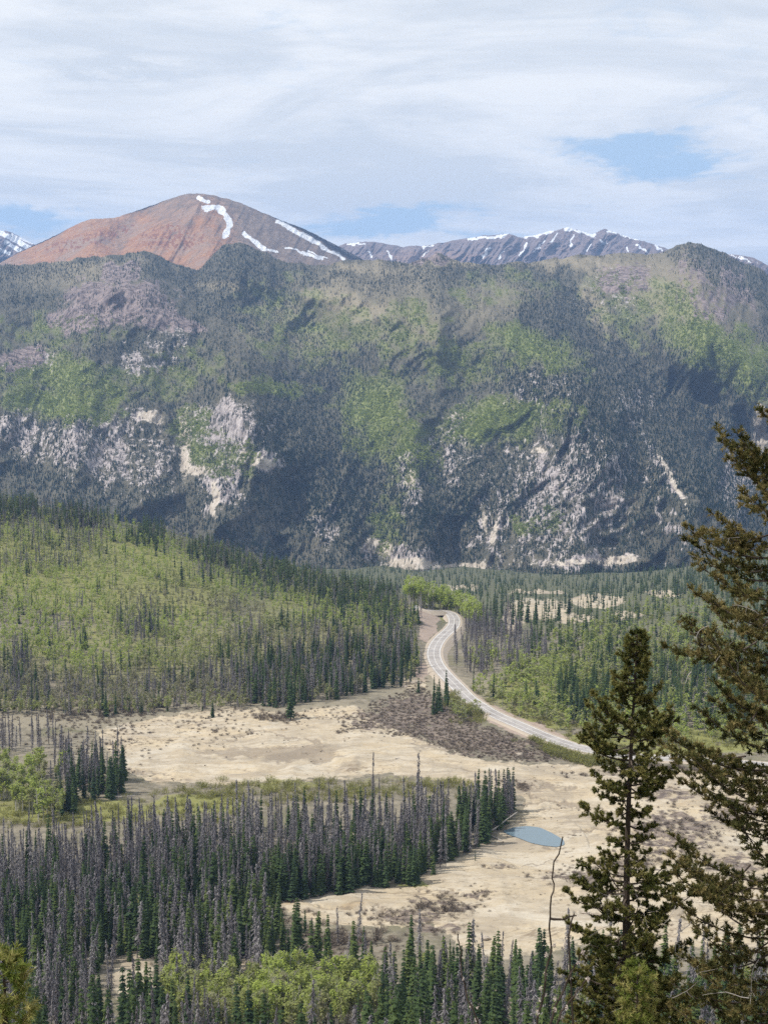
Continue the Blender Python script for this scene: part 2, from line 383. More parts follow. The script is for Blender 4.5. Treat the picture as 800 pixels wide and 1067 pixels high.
# ------------------------------------------------------------------ valley terrain: one height function
UC = np.arange(-500, 1301, 20.0)
YT = np.concatenate([np.arange(0, 400, 4.0), np.arange(400, 3301, 5.0)])
ridge_v = lambda u: np.interp(u, [-500, -300, -100, 0, 100, 200, 300, 400, 430, 452], [455, 470, 500, 519, 534, 560, 594, 616, 626, 639])
ridge_y = lambda u: np.interp(u, [0, 100, 200, 300, 400, 430, 452], [1300, 1300, 1280, 1250, 1180, 1110, 1090])
def column(u):
    pts = [(0, -1.7), (6, -3.6), (15, -9.2), (30, -19), (60, -40), (130, -78), (200, -115), (300, -157), (385, -187.5), (450, -192.6), (560, -196.6), (660, -199)]
    if u <= 452:
        vb = np.interp(u, [0, 200, 300, 400, 452], [748, 746, 735, 718, 715]); yb = np.interp(u, [0, 300, 400, 452], [760, 775, 810, 830])
        rv, ry = float(ridge_v(u)), float(ridge_y(u))
        pts += [(yb, zat(vb, yb))]
        for f in (0.33, 0.66):                                  # slightly convex hillside
            y = yb + (ry - yb)*(f - 0.10*math.sin(f*math.pi)); pts.append((y, zat(vb + (rv - vb)*f, y)))
        zr = zat(rv, ry)
        pts += [(ry, zr), (ry + 120, zr - 22), (ry + 320, zr - 95), (max(ry + 700, 1900), -345), (2450, -420), (2700, -450)]
    else:
        k = min(max((u - 452)/70, 0), 1)
        a = [(720, 800), (646, 1080)]
        b = [(760, 715), (700, 850), (655, 1050), (625, 1650), (605, 2300)]
        if u > 640:
            j = min((u - 640)/160, 1.6)
            b = [(760, 715), (700, 850), (652 - 6*j, 1080), (618 - 42*j, 1800 + 60*j), (604 - 30*j, 2250)]
        if k < 1:
            la = [(y, zat(v, y)) for v, y in a] + [(1250, -235), (1700, -320), (2300, -400), (2700, -450)]
            lb = [(y, zat(v, y)) for v, y in b] + [(2700, -450)]
            ys = sorted(set([p[0] for p in la] + [p[0] for p in lb]))
            za = np.interp(ys, *zip(*([pts[-1]] + la))); zb = np.interp(ys, *zip(*([pts[-1]] + lb)))
            pts += [(y, za_*(1-k) + zb_*k) for y, za_, zb_ in zip(ys, za, zb)]
        else:
            pts += [(y, zat(v, y)) for v, y in b] + [(2700, -455)]
    pts += [(3300, -500)]
    y, z = zip(*sorted(pts)); return np.interp(YT, y, z)
ZT = np.stack([column(u) for u in UC])
def gauss1(A, sig, axis):
    r = int(3*sig) + 1; k = np.exp(-0.5*(np.arange(-r, r+1)/sig)**2); k /= k.sum()
    A = np.moveaxis(A, axis, -1); P = np.pad(A, [(0, 0), (r, r)], mode='edge')
    return np.moveaxis(np.apply_along_axis(lambda q: np.convolve(q, k, 'valid'), -1, P), -1, axis)
ZT = gauss1(ZT, 0.7, 0); near = YT < 60
Z2 = gauss1(ZT, 4.0, 1); ZT = np.where(near[None, :], ZT, Z2)
def hbase(x, y):
    y = np.asarray(y, float); x = np.asarray(x, float)
    u = CX + FPX*(x/np.maximum(y, 12.0))*0.975
    i = np.clip((u - UC[0])/20.0, 0, len(UC) - 1.001); i0 = i.astype(int); fi = i - i0
    yy = np.clip(y, 0, 3299)
    j = np.where(yy < 396, yy/4.0, 99 + (yy - 396)/4.0*0); jj = np.searchsorted(YT, yy, 'right') - 1
    jj = np.clip(jj, 0, len(YT) - 2); fj = (yy - YT[jj])/(YT[jj+1] - YT[jj])
    return (ZT[i0, jj]*(1-fi) + ZT[i0+1, jj]*fi)*(1-fj) + (ZT[i0, jj+1]*(1-fi) + ZT[i0+1, jj+1]*fi)*fj
POND = None
def h(x, y):
    z = hbase(x, y)
    a = smooth(y, 300, 420)
    z = z + a*((fbm(x/70, y/70, 3, 4) - 0.5)*5.0 + (fbm(x/14, y/14, 5, 3) - 0.5)*0.9)
    if POND is not None:
        r = np.hypot((x - POND[0])/POND[3], (y - POND[1])/POND[4])
        k = 1 - smooth(r, 1.0, 2.2); z = z*(1-k) + (POND[2] - 0.5)*k
    return z
def hit(u, v, ymin=240, ymax=2700):
    """where the ray through pixel (u, v) meets the ground"""
    u = np.atleast_1d(np.asarray(u, float)); v = np.atleast_1d(np.asarray(v, float))
    a, dy, dz = ray(u, v); a = a/dy; dz = dz/dy
    res = np.full(u.shape, np.nan); prev = None
    y = float(ymin)
    while y < ymax:
        g = dz*y - h(a*y, np.full(u.shape, y))
        if prev is not None:
            c = np.isnan(res) & (g <= 0) & (prev > 0)
            res[c] = (y - step*(-g[c])/(prev[c] - g[c] + 1e-9)) if c.any() else res[c]
            if not np.isnan(res).any(): break
        prev = g; step = max(1.0, y*0.0022); y += step
    ok_ = ~np.isnan(res); r_ = np.where(ok_, res, 500.0)
    return np.stack([a*res, res, np.where(ok_, h(a*r_, r_), np.nan)], -1)
q = hit([556], [872])[0]
PW = hit([588], [878])[0][0] - hit([522], [868])[0][0]
POND = (q[0], q[1], q[2], PW*0.55, 22.0)

SAND = [(100, 764), (130, 754), (190, 744), (240, 737), (300, 744), (330, 737), (375, 736), (390, 752), (420, 762), (455, 777), (500, 793), (560, 796), (610, 796), (700, 800), (800, 802), (1000, 802),
        (1000, 990), (600, 985), (560, 992), (525, 1000), (480, 988), (455, 962), (400, 965), (330, 962), (285, 942), (300, 925), (350, 930), (420, 922), (450, 905), (490, 890), (530, 862), (548, 850), (545, 830),
        (500, 818), (400, 806), (250, 818), (150, 814), (120, 792)]
BRUSH = [(345, 762), (385, 733), (440, 716), (470, 735), (500, 754), (545, 770), (590, 784), (625, 791), (560, 794), (520, 793), (480, 788), (440, 772), (400, 764)]
BRUSH_SPOTS = [(700, 868, 58, 30), (652, 902, 45, 10), (600, 915, 45, 9), (465, 943, 45, 11), (430, 955, 50, 10), (690, 828, 40, 8), (760, 845, 40, 14), (540, 818, 18, 6), (760, 900, 40, 14), (450, 968, 40, 6), (500, 930, 25, 3), (520, 903, 25, 3), (350, 985, 60, 12)]
SCARP = [[(200, 773), (245, 770), (275, 759), (300, 766), (340, 774)], [(246, 766), (262, 765)], [(410, 815), (470, 812), (540, 816), (600, 822)], [(560, 845), (600, 838), (640, 845)],
         [(545, 838), (575, 834), (600, 840)], [(590, 868), (620, 862), (660, 868)], [(500, 902), (540, 905), (580, 896)], [(420, 930), (455, 925), (500, 933)], [(300, 935), (340, 945), (400, 950)],
         [(330, 745), (390, 748)], [(130, 800), (180, 808)], [(470, 800), (520, 806)], [(600, 950), (680, 955), (760, 945)], [(548, 826), (570, 836), (590, 835)], [(560, 880), (575, 885), (592, 886)]]
def road_px():
    P = np.array([(430, 634), (445, 637.5), (464, 640.5), (473, 645), (475.5, 651), (467, 660), (456, 670), (450.5, 680), (452.5, 690), (461, 702), (472, 713), (487, 728), (508, 742), (529, 752), (550, 761), (568, 769), (592, 778), (620, 785), (660, 790), (700, 792), (760, 796), (820, 800), (900, 806)])
    s = np.concatenate([[0], np.cumsum(np.hypot(*np.diff(P, axis=0).T))]); q = np.linspace(0, s[-1], 200)
    return np.stack([np.interp(q, s, P[:, 0]), np.interp(q, s, P[:, 1])], -1)
RP = road_px()
def valley_masks(u, v, y):
    wu = u + (fbm(u/9, v/5, 21, 4) - 0.5)*14; wv = v + (fbm(u/11, v/5, 22, 4) - 0.5)*9
    def soft(pl, amp):
        return sum(inpoly(u + (fbm(u/12, v/6, 25 + 7*k, 4) - .5)*amp*2 + (k - 1.5)*amp*.25, v + (fbm(u/12, v/6, 27 + 7*k, 4) - .5)*amp + (k - 1.5)*amp*.16, pl).astype(float) for k in range(4))/4
    sand = soft(SAND, 11)
    sand = np.maximum(sand, blobs(wu, wv, [(140, 1022, 22, 26), (300, 1052, 30, 10), (262, 1010, 14, 8), (560, 635, 34, 11), (622, 626, 30, 7), (535, 645, 12, 14), (655, 640, 18, 4), (600, 644, 22, 5), (560, 617, 30, 2.5), (480, 612, 20, 2), (690, 620, 16, 4),
                                            (430, 712, 14, 7, 0, .8), (90, 820, 20, 4), (345, 688, 14, 4, 0, .6)]))
    meadow = blobs(wu, wv, [(70, 845, 130, 16, 0, .62), (210, 838, 70, 14, 0, .6), (20, 828, 50, 14, 0, .6), (700, 772, 120, 14), (600, 722, 120, 36, 0, .62), (600, 772, 40, 8), (560, 745, 40, 12, 20, .8), (300, 818, 60, 6, 0, .52), (420, 812, 80, 4, 0, .45), (430, 922, 22, 4, 0, .7), (100, 600, 220, 70, 10, .56), (150, 680, 240, 50, 0, .5), (330, 650, 110, 60, 10, .5), (450, 632, 40, 12)])
    brush = np.maximum(soft(BRUSH, 26)*.64, blobs(wu, wv, [b + (0, .55) for b in BRUSH_SPOTS]))
    tan = blobs(wu, wv, [(60, 742, 160, 16), (160, 752, 90, 14), (300, 742, 120, 12), (430, 715, 60, 14), (230, 780, 150, 20), (560, 735, 70, 12, 20), (700, 715, 120, 30, 0, .5), (300, 960, 60, 12)])
    dark = blobs(wu, wv, [(280, 783, 75, 7), (310, 788, 50, 5), (215, 752, 30, 4, 0, .6), (470, 777, 50, 4, 0, .7), (640, 806, 60, 4, 0, .6), (560, 822, 40, 3, 0, .7)])
    for L in SCARP:
        d = linedist(wu + (fbm(u/6, v/6, 41, 3) - 0.5)*4, wv*1.0 + (fbm(u/5, v/4, 42, 3) - 0.5)*3, L)
        dark = np.maximum(dark, np.clip(1.4 - d/1.1, 0, 1))
    cut = blobs(wu, wv, [(446, 655, 9, 16, 25), (441, 643, 7, 7), (440, 700, 10, 10, 0, .7), (515, 741, 30, 4, 30, .8), (560, 757, 30, 3, 22, .8)])
    rd = linedist(u, v, RP[::6].tolist()); wid = 3.0 + 5.0*smooth(v, 640, 700)
    cut = np.maximum(cut, np.clip(1.5 - rd/wid*0.9, 0, 0.9)*(y > 700))
    far = y < 1600
    return np.stack([sand*1.0, meadow*far, brush*far], -1), np.stack([tan*far, dark*far, cut*far], -1)

ys = [-40.0, -20.0, -8.0]; y = 0.0
while y < 3250:
    ys.append(y)
    y += 2.0 if y < 40 else (8.0 if y < 340 else (max(0.6, y*y/320000*1.15) if y < 1320 else 25.0))
ys = np.array(ys)
ts = np.concatenate([np.linspace(-0.75, -0.275, 40, endpoint=False), np.linspace(-0.275, 0.275, 760), np.linspace(0.275, 0.75, 41)[1:]])
Yg, Tg = np.meshgrid(ys, ts, indexing='ij'); Xg = Tg*(np.maximum(Yg, 0) + 45)
Zg = h(Xg, np.maximum(Yg, 0)); Zg = np.where(Yg < 0, -1.7 + 0.05*Yg*0, Zg)
Ug, Vg = proj(Xg, Yg, Zg)
ok = (Yg > 250)
ca, cb = valley_masks(np.where(ok, Ug, -9999), np.where(ok, Vg, -9999), Yg)
rel = ca[..., 0]*((ridged(Xg/26, Yg/26, 61, 4) - 0.6)*2.2*smooth(Yg, 380, 450)) - cb[..., 1]*0.8
Zg = Zg + np.where(ok & (np.hypot((Xg - POND[0])/POND[3], (Yg - POND[1])/POND[4]) > 1.6), rel, 0)
me = mesh_np('ground', np.stack([Xg, Yg, Zg], -1).reshape(-1, 3), grid_faces(len(ys), len(ts))[:, ::-1], [M['ground']], None,
             {'cover': ca.reshape(-1, 3), 'cover_b': cb.reshape(-1, 3)}, True)
structure(link('ground', me))

# road ribbon with shoulders and painted lines
C = hit(RP[:, 0], RP[:, 1], 500, 1700); C = C[~np.isnan(C[:, 0])]
def box_smooth(A, n):
    for _ in range(n):
        B = A.copy(); B[1:-1] = (A[:-2] + A[1:-1]*2 + A[2:])/4; A = B
    return A
C = box_smooth(C, 6)
tn = np.gradient(C[:, :2], axis=0); tn /= np.linalg.norm(tn, axis=1, keepdims=True); nr = np.stack([-tn[:, 1], tn[:, 0]], -1)
hz = np.stack([h(C[:, 0] + nr[:, 0]*k, C[:, 1] + nr[:, 1]*k) for k in (-6, 0, 6)]).max(0)
RZ = box_smooth((hz + 0.55)[:, None], 12)[:, 0]
def ribbon(name, a, b, dz, mat, skirt=0.0):
    cols = [(a, dz), (b, dz)]
    if skirt: cols = [(a - 5.0, dz - skirt), (a, dz), (b, dz), (b + 5.0, dz - skirt)]
    V = np.stack([np.stack([C[:, 0] + nr[:, 0]*k, C[:, 1] + nr[:, 1]*k, RZ + d], -1) for k, d in cols], 1)
    return structure(link(name, mesh_np(name, V.reshape(-1, 3), grid_faces(len(C), len(cols)), [mat])))
ribbon('road_shoulder', -5.6, 5.6, 0.0, M['gravel'], 3.0)
ribbon('road', -4.3, 4.3, 0.03, M['road'])
ribbon('road_edge_line', -3.85, -3.5, 0.05, M['paint']); ribbon('road_edge_line', 3.5, 3.85, 0.05, M['paint'])
ribbon('road_centre_line', -0.12, 0.12, 0.05, M['paint'])

# pond
pp = np.array([(523, 866), (535, 862), (548, 860.5), (562, 862), (575, 868), (587, 875), (588, 880), (580, 882.5), (566, 881), (552, 878), (540, 873), (530, 870)])
a_, dy_, dz_ = ray(pp[:, 0], pp[:, 1]); zp = POND[2] - 0.32; k = zp/dz_
pv = np.stack([a_*k, dy_*k, np.full(len(k), zp)], -1)
th = np.linspace(0, len(pv), 96, endpoint=False); i0 = th.astype(int); f = (th - i0)[:, None]
pv = box_smooth(np.concatenate([pv[i0]*(1-f) + pv[(i0+1) % len(pv)]*f]*3), 3)[96:192]
me = bpy.data.meshes.new('pond'); me.from_pydata([tuple(p) for p in pv], [], [tuple(range(len(pv)))]); me.materials.append(M['water']); me.update()
if me.polygons[0].normal.z < 0: me.flip_normals()
structure(link('pond', me))

# ------------------------------------------------------------------ forested mountain across the valley
SKY_U = [-260, -100, 0, 30, 60, 100, 115, 125, 135, 150, 185, 207, 232, 250, 272, 300, 325, 340, 370, 400, 430, 455, 480, 500, 550, 600, 650, 690, 705, 715, 730, 745, 770, 800, 850, 950, 1060]
SKY_V = [300, 282, 277, 275, 272, 268, 266, 265, 264, 260, 277, 281, 256, 251, 261, 273, 276, 275, 269, 272, 274, 263, 272, 276, 273, 266, 265, 264, 256, 252, 255, 260, 271, 285, 300, 320, 340]
sky_v = lambda u: np.interp(u, SKY_U, SKY_V) + (fbm(np.asarray(u)/9.0, np.asarray(u)*0, 71, 4) - 0.5)*5
FOOT = 628.0
GULLY = [([(400, 610), (392, 520), (378, 430), (352, 360), (310, 310)], 26, 110), ([(830, 500), (760, 452), (690, 405), (630, 335), (590, 285)], 46, 260), ([(196, 520), (186, 440), (170, 380)], 13, 50),
         ([(165, 268), (230, 312), (290, 350), (345, 410)], 40, 240), ([(40, 520), (45, 440), (30, 350)], 20, 60), ([(478, 600), (470, 530), (450, 450)], 14, 45), ([(700, 600), (690, 530), (655, 455)], 20, 80),
         ([(10, 310), (60, 345), (60, 400)], 24, 80), ([(470, 300), (500, 350), (480, 400)], 20, 60), ([(800, 600), (780, 520), (740, 470)], 20, 80), ([(290, 590), (300, 500), (280, 420)], 20, 70)]
SPUR = [([(122, 280), (165, 308), (215, 346), (262, 400), (285, 470)], 34, 190), ([(122, 280), (95, 340), (70, 420), (60, 500)], 36, 110), ([(430, 420), (432, 500), (436, 600)], 16, 60), ([(600, 430), (590, 520), (585, 600)], 50, 90),
        ([(715, 258), (735, 330), (790, 400), (840, 440)], 40, 190), ([(250, 400), (240, 470), (232, 540)], 24, 80), ([(370, 290), (420, 320), (520, 345), (610, 420), (700, 510), (745, 590)], 46, 210), ([(610, 280), (650, 320), (720, 390)], 18, 90)]
def mountain_y(u, v):
    vs = sky_v(u); w_ = (v - vs)/(FOOT - vs)
    y = np.interp(265 + w_*(FOOT - 265), [255, 265, 300, 360, 430, 520, 600, 628], [4750, 4600, 4080, 3640, 3220, 2860, 2600, 2520])
    r = np.zeros(np.shape(u))
    for L, wd, am in GULLY: r = r + am*np.exp(-(linedist(u, v, L)/wd)**2)
    for L, wd, am in SPUR: r = r - am*np.exp(-(linedist(u, v, L)/wd)**2)
    wu = u + (fbm(u/70, v/70, 81, 3) - 0.5)*60 + (v - 400)*0.12
    r = r - (ridged((wu + (v - 400)*.35)/80, v/150, 83, 4) - 0.55)*150 - (ridged((wu - (v - 400)*.3)/28, v/50, 84, 4) - 0.55)*34 - (fbm(u/7, v/9, 85, 3) - 0.5)*22
    return y + r*smooth(w_, -0.02, 0.12)*smooth(w_, 1.02, 0.9)
ROCK = [(92, 462, 52, 34, 0, .8), (20, 452, 32, 24, 0, .75), (238, 448, 38, 32, 0, .85), (120, 490, 40, 20, 0, .6), (232, 505, 24, 26), (150, 435, 14, 10), (590, 515, 78, 70, 0, .72), (470, 470, 26, 40, 0, .55), (425, 505, 12, 34, 0, .7), (510, 552, 28, 36, 0, .6), (424, 582, 34, 15), (660, 425, 22, 24, 0, .5),
        (695, 495, 46, 7, 62, .8), (700, 545, 40, 6, 62, .7), (275, 482, 22, 12), (620, 584, 60, 8), (150, 372, 40, 18, 0, .6), (30, 375, 26, 16, 0, .6), (340, 548, 20, 26, 0, .5), (390, 575, 16, 16, 0, .7), (150, 480, 40, 40, 0, .55), (640, 300, 40, 30, 0, .4), (770, 500, 20, 60, 0, .55), (180, 345, 30, 12, 30, .6), (560, 410, 40, 30, 0, .45)]
SCREE = [(193, 462, 6, 36), (207, 490, 12, 6), (272, 482, 14, 7, 8), (258, 470, 5, 12, 30), (157, 434, 13, 8), (395, 570, 16, 9, 25), (430, 588, 30, 7), (480, 592, 30, 6), (610, 586, 70, 4, 0, .62), (645, 584, 24, 6, 0, .8), (428, 498, 6, 9), (505, 545, 3, 20, -12, .75), (500, 600, 60, 2.5, 0, .7), (224, 520, 4, 18), (792, 448, 10, 26), (516, 556, 3, 20, 12, .7), (560, 470, 12, 4, 0, .6), (700, 500, 36, 3.2, 62, .8), (478, 434, 20, 3, 0, .7)]
CLIFF = [(125, 316, 60, 24), (95, 330, 40, 18), (130, 283, 22, 9), (180, 335, 36, 10, 20), (20, 372, 26, 14, 0, .8), (745, 300, 60, 40, 25, .55), (650, 290, 40, 24, 0, .6), (455, 268, 24, 5)]
ASPEN = [(332, 346, 60, 32, 0, .5), (388, 432, 32, 44, 0, .95), (525, 440, 62, 20, -5, .95), (556, 362, 50, 16, 20, .95), (60, 392, 50, 16, 0, .8), (58, 420, 56, 16, 10, .95), (282, 406, 40, 6, 5, .9), (650, 320, 40, 30, 40, .4), (755, 368, 70, 26, 32, .9), (410, 345, 60, 26, 0, .32), (480, 378, 44, 24, 0, .5), (200, 385, 40, 20, 0, .3),
         (205, 455, 20, 26, -20, .8), (300, 322, 46, 26, 0, .4), (720, 335, 50, 20, 40, .6), (430, 470, 20, 30, 0, .8), (240, 480, 30, 20, 0, .7), (520, 300, 50, 16, 0, .25), (150, 395, 50, 16, 0, .35), (100, 405, 40, 14, 10, .8), (60, 345, 60, 16, 0, .4), (560, 545, 20, 10, 0, .6), (405, 545, 16, 30, 0, .5)]
TAN = [(420, 330, 70, 26, 10, .5), (320, 345, 50, 26, 0, .5), (520, 310, 40, 18, 0, .4), (700, 300, 80, 34, 25, .75), (410, 320, 60, 40, 0, .45), (90, 290, 60, 16, 0, .5), (365, 318, 46, 16, 15, .9), (600, 272, 70, 7, 0, .9), (385, 282, 50, 7, 0, .8), (650, 285, 50, 22, 20, .6), (340, 300, 34, 8, 0, .7), (620, 320, 12, 30, -20, .9), (470, 272, 40, 5, 0, .8), (300, 345, 60, 20, 0, .4), (100, 275, 60, 6, 0, .6), (240, 300, 40, 5, 0, .6), (480, 330, 40, 18, 0, .5), (330, 330, 50, 10, 10, .6)]
DARK = [(720, 440, 90, 60, 35, .9), (420, 520, 110, 50, 0, .8), (60, 285, 60, 9), (330, 290, 30, 8), (190, 278, 90, 12), (255, 300, 44, 34, 30), (300, 340, 50, 26, 30), (590, 330, 60, 26, 50), (680, 420, 110, 30, 40), (350, 400, 30, 40), (230, 262, 24, 10), (560, 400, 60, 20, 20), (770, 290, 50, 20, 30), (330, 470, 50, 60), (430, 290, 60, 12), (520, 275, 40, 6), (760, 460, 50, 40), (630, 470, 60, 30, 30, .7)]
DARK_POLY = [[(555, 285), (600, 300), (650, 360), (700, 402), (800, 468), (940, 520), (940, 590), (800, 560), (735, 530), (660, 468), (600, 420), (560, 372), (535, 320)], [(135, 262), (185, 272), (210, 276), (240, 252), (268, 262), (300, 292), (335, 345), (345, 372), (300, 362), (250, 345), (215, 326), (180, 296), (150, 284)],
             [(-40, 270), (60, 268), (110, 266), (90, 280), (40, 290), (-40, 300)], [(280, 395), (330, 380), (352, 420), (362, 470), (380, 560), (330, 540), (290, 480)], [(400, 262), (560, 268), (560, 290), (480, 300), (420, 292)], [(690, 262), (716, 254), (800, 284), (830, 330), (770, 310), (720, 280)]]
def mountain_masks(u, v):
    wu = u + (fbm(u/16, v/14, 91, 4) - 0.5)*30; wv = v + (fbm(u/14, v/13, 92, 4) - 0.5)*24
    # gentle streaks down the fall line break every patch up
    st = (fbm(u/4.0, v/22, 93, 4) - 0.5)*1.1 + (fbm(u/12, v/12, 94, 4) - 0.5)*0.9
    rock = np.clip(blobs(wu, wv, ROCK)*.86 + st*0.55*(blobs(wu, wv, ROCK) > 0.05), 0, 1)
    scree = blobs(u + (wu - u)*0.3, v + (wv - v)*0.3, SCREE)
    cliff = np.clip(blobs(wu, wv, CLIFF) + st*0.35*(blobs(wu, wv, CLIFF) > 0.1), 0, 1)
    asp = np.clip(blobs(wu, wv, ASPEN) + ((fbm(u/10, v/9, 95, 4) - 0.5)*1.3)*(blobs(wu, wv, ASPEN) > 0.05), 0, 1)
    tan = np.clip(blobs(wu, wv, TAN) + st*0.3*(blobs(wu, wv, TAN) > 0.1), 0, 1)
    dark = blobs(wu, wv, DARK)
    for pl in DARK_POLY: dark = np.maximum(dark, inpoly(u + (wu - u)*.5, v + (wv - v)*.5, pl)*1.0)
    return rock, asp, tan, scree, cliff, dark
us = np.arange(-250, 1050, 1.3); wr = np.linspace(1, 0, 300)
Ug = np.broadcast_to(us[None], (len(wr), len(us))); vs = sky_v(us)
Vg = vs[None] + (FOOT - vs[None])*wr[:, None]
Yg = mountain_y(Ug, Vg); P = at(Ug, Vg, Yg)
back = []
for k, (dy, dz) in enumerate(((60, -6), (200, -45), (500, -160), (1200, -420), (2000, -600))):
    B = P[-1].copy(); B[:, 1] += dy; B[:, 2] += dz; back.append(B)
front = P[0].copy(); front[:, 1] -= 300; front[:, 2] -= 200
G = np.concatenate([front[None], P, np.stack(back)])
rk, asp, tan_, scr, clf, drk = mountain_masks(Ug, Vg)
def padm(*ch):
    A = np.stack(ch, -1); A = np.concatenate([A[:1], A] + [A[-1:]]*len(back)); return A.reshape(-1, 3)
me = mesh_np('mountain', G.reshape(-1, 3), grid_faces(G.shape[0], G.shape[1]), [M['mountain']], None, {'cover': padm(rk, asp, tan_), 'cover_b': padm(scr, clf, drk)}, True)
structure(link('mountain', me))

def crest_sheet(name, crest, foot, ycrest, yfoot, mat, masks, relief, step=0.7, nrow=160, jag=3.0, seed=0):
    cu, cv = zip(*crest); us = np.arange(cu[0], cu[-1] + step, step)
    vs = np.interp(us, cu, cv) + (fbm(us/7.0, us*0 + seed, 101 + seed, 5) - 0.5)*jag
    wr = np.linspace(1, 0, nrow); U = np.broadcast_to(us[None], (nrow, len(us))); V = vs[None] + (foot - vs[None])*wr[:, None]
    Yv = yfoot + (ycrest - yfoot)*(1 - wr[:, None])**1.15 + relief(U, V)*(0.15 + 0.85*np.sin(np.clip(wr[:, None], 0, 1)*math.pi)**0.6)
    P = at(U, V, Yv); B = []
    for dy, dz in ((150, -30), (600, -250), (1600, -800)):
        b = P[-1].copy(); b[:, 1] += dy; b[:, 2] += dz; B.append(b)
    G = np.concatenate([P, np.stack(B)]); A = np.stack(masks(U, V), -1); A = np.concatenate([A] + [A[-1:]]*3).reshape(-1, 3)
    return structure(link(name, mesh_np(name, G.reshape(-1, 3), grid_faces(G.shape[0], G.shape[1]), [mat], None, {'cover': A}, True)))

SNOW = [[(208, 206.5), (216, 209)], [(214, 216), (228, 218), (236, 224), (239, 234), (236, 247)], [(254, 243), (262, 249), (274, 259)], [(278, 260), (288, 263)], [(290, 231), (304, 239), (322, 248), (342, 260), (358, 269)],
        [(299, 257), (312, 263), (334, 270)], [(332, 245), (352, 256), (374, 268)], [(322, 262), (340, 270)], [(345, 262), (356, 268)]]
SNOW_W = [2.4, 3.3, 2.6, 1.2, 2.5, 1.3, 1.0, 0.8, 0.7]
def red_masks(u, v):
    red = blobs(u, v, [(95, 258, 95, 36), (170, 258, 60, 30, -15), (205, 245, 40, 40), (75, 250, 40, 26), (140, 240, 40, 26, 0, .8), (230, 262, 26, 22, 0, .7)])
    red = np.maximum(red, blobs(u, v, [(165, 228, 50, 24, 0, .5), (195, 218, 30, 16, 0, .4)])); red = red*(1 - 0.6*blobs(u, v, [(128, 246, 8, 24, 25, .8), (190, 232, 14, 30, 20, .6)]))
    sn = np.zeros(u.shape); uu = u + (fbm(u/9, v/9, 111, 5, .6) - 0.5)*7; vv = v + (fbm(u/9, v/9, 112, 5, .6) - 0.5)*7
    for L, wd in zip(SNOW, SNOW_W): sn = np.maximum(sn, np.clip(1.25 - linedist(uu, vv, L)/(wd*(.35 + 1.2*fbm(u/16, v/16, 114, 4)))*0.75, 0, 1))
    dk = np.clip(blobs(u, v, [(180, 248, 34, 14), (90, 250, 60, 8, -15, .8)])*(fbm(u/2.5, v/2.5, 113, 3) > 0.56), 0, 1)
    return red, sn, dk
def red_relief(u, v):
    r = -(ridged((u + (v - 240)*0.55)/30, v/120, 121, 4) - 0.5)*120 - (fbm(u/5, v/6, 122, 3) - 0.5)*26
    r += 150*np.exp(-(linedist(u, v, [(165, 205), (120, 255)])/14)**2) - 130*np.exp(-(linedist(u, v, [(206, 200), (215, 240), (222, 280)])/20)**2)
    r += 420*smooth(u, 225, 380) + 160*smooth(u, 120, 40)
    return r
crest_sheet('red_mountain', [(-60, 285), (0, 274), (20, 263), (50, 249), (80, 234), (95, 228), (120, 227), (150, 217), (180, 206), (195, 202), (205, 201), (215, 202), (225, 204), (250, 211), (280, 224), (320, 240), (350, 255), (378, 270), (400, 281), (430, 296)],
            300, 6600, 5500, M['peak'], red_masks, red_relief, 0.6, 170, 1.6, 1)
def range_masks(u, v):
    x = u + (fbm(u/5, v/5, 131, 3) - 0.5)*5
    sn = np.zeros(u.shape)
    for L, wd in (([(487, 249), (520, 247), (530, 243)], 1.5), ([(545, 246), (560, 245), (575, 240)], 2.0), ([(590, 237), (606, 241), (618, 245)], 2.2), ([(632, 240), (650, 245), (664, 249)], 2.0), ([(566, 252), (556, 263)], 1.3), ([(548, 254), (540, 268)], 1.3),
                  ([(509, 258), (502, 268)], 1.3), ([(524, 262), (519, 270)], 1.0), ([(598, 245), (594, 255)], 1.2), ([(622, 249), (632, 254)], 1.0), ([(664, 255), (673, 263)], 1.2), ([(682, 255), (690, 262)], 1.0), ([(362, 255), (380, 254)], .9), ([(404, 262), (408, 270)], 1.0), ([(580, 243), (574, 252)], .8),
                  ([(384, 262), (388, 268)], 1.2), ([(440, 258), (450, 255)], .8), ([(652, 258), (655, 263)], .8), ([(610, 262), (617, 255)], .7), ([(440, 266), (446, 262)], .8)):
        sn = np.maximum(sn, np.clip(1.25 - linedist(x, v + (fbm(u/4, v/4, 133, 3) - .5)*4, L)/(wd*(.1 + 1.6*fbm(u/6, v/4, 132, 3)))*0.75, 0, 1))
    red = blobs(u, v, [(450, 268, 70, 9, 0, .45), (600, 265, 60, 10, 0, .25)])
    return red, sn, np.zeros(u.shape)
rrel = lambda u, v: -(ridged((u + (v - 250)*0.7 + 14*fbm(u/20, v/20, 142, 3))/26, v/60, 141, 5, 0.62) - 0.5)*900
crest_sheet('distant_range', [(300, 285), (340, 262), (360, 254), (385, 251), (400, 254), (420, 257), (450, 255), (480, 249), (505, 245), (530, 243), (542, 248), (560, 244), (575, 240), (592, 237), (605, 240), (617, 244), (630, 238), (648, 245), (670, 251), (690, 257), (720, 268), (760, 280), (820, 300)],
            300, 9200, 7800, M['range'], range_masks, rrel, 0.7, 110, 2.4, 2)
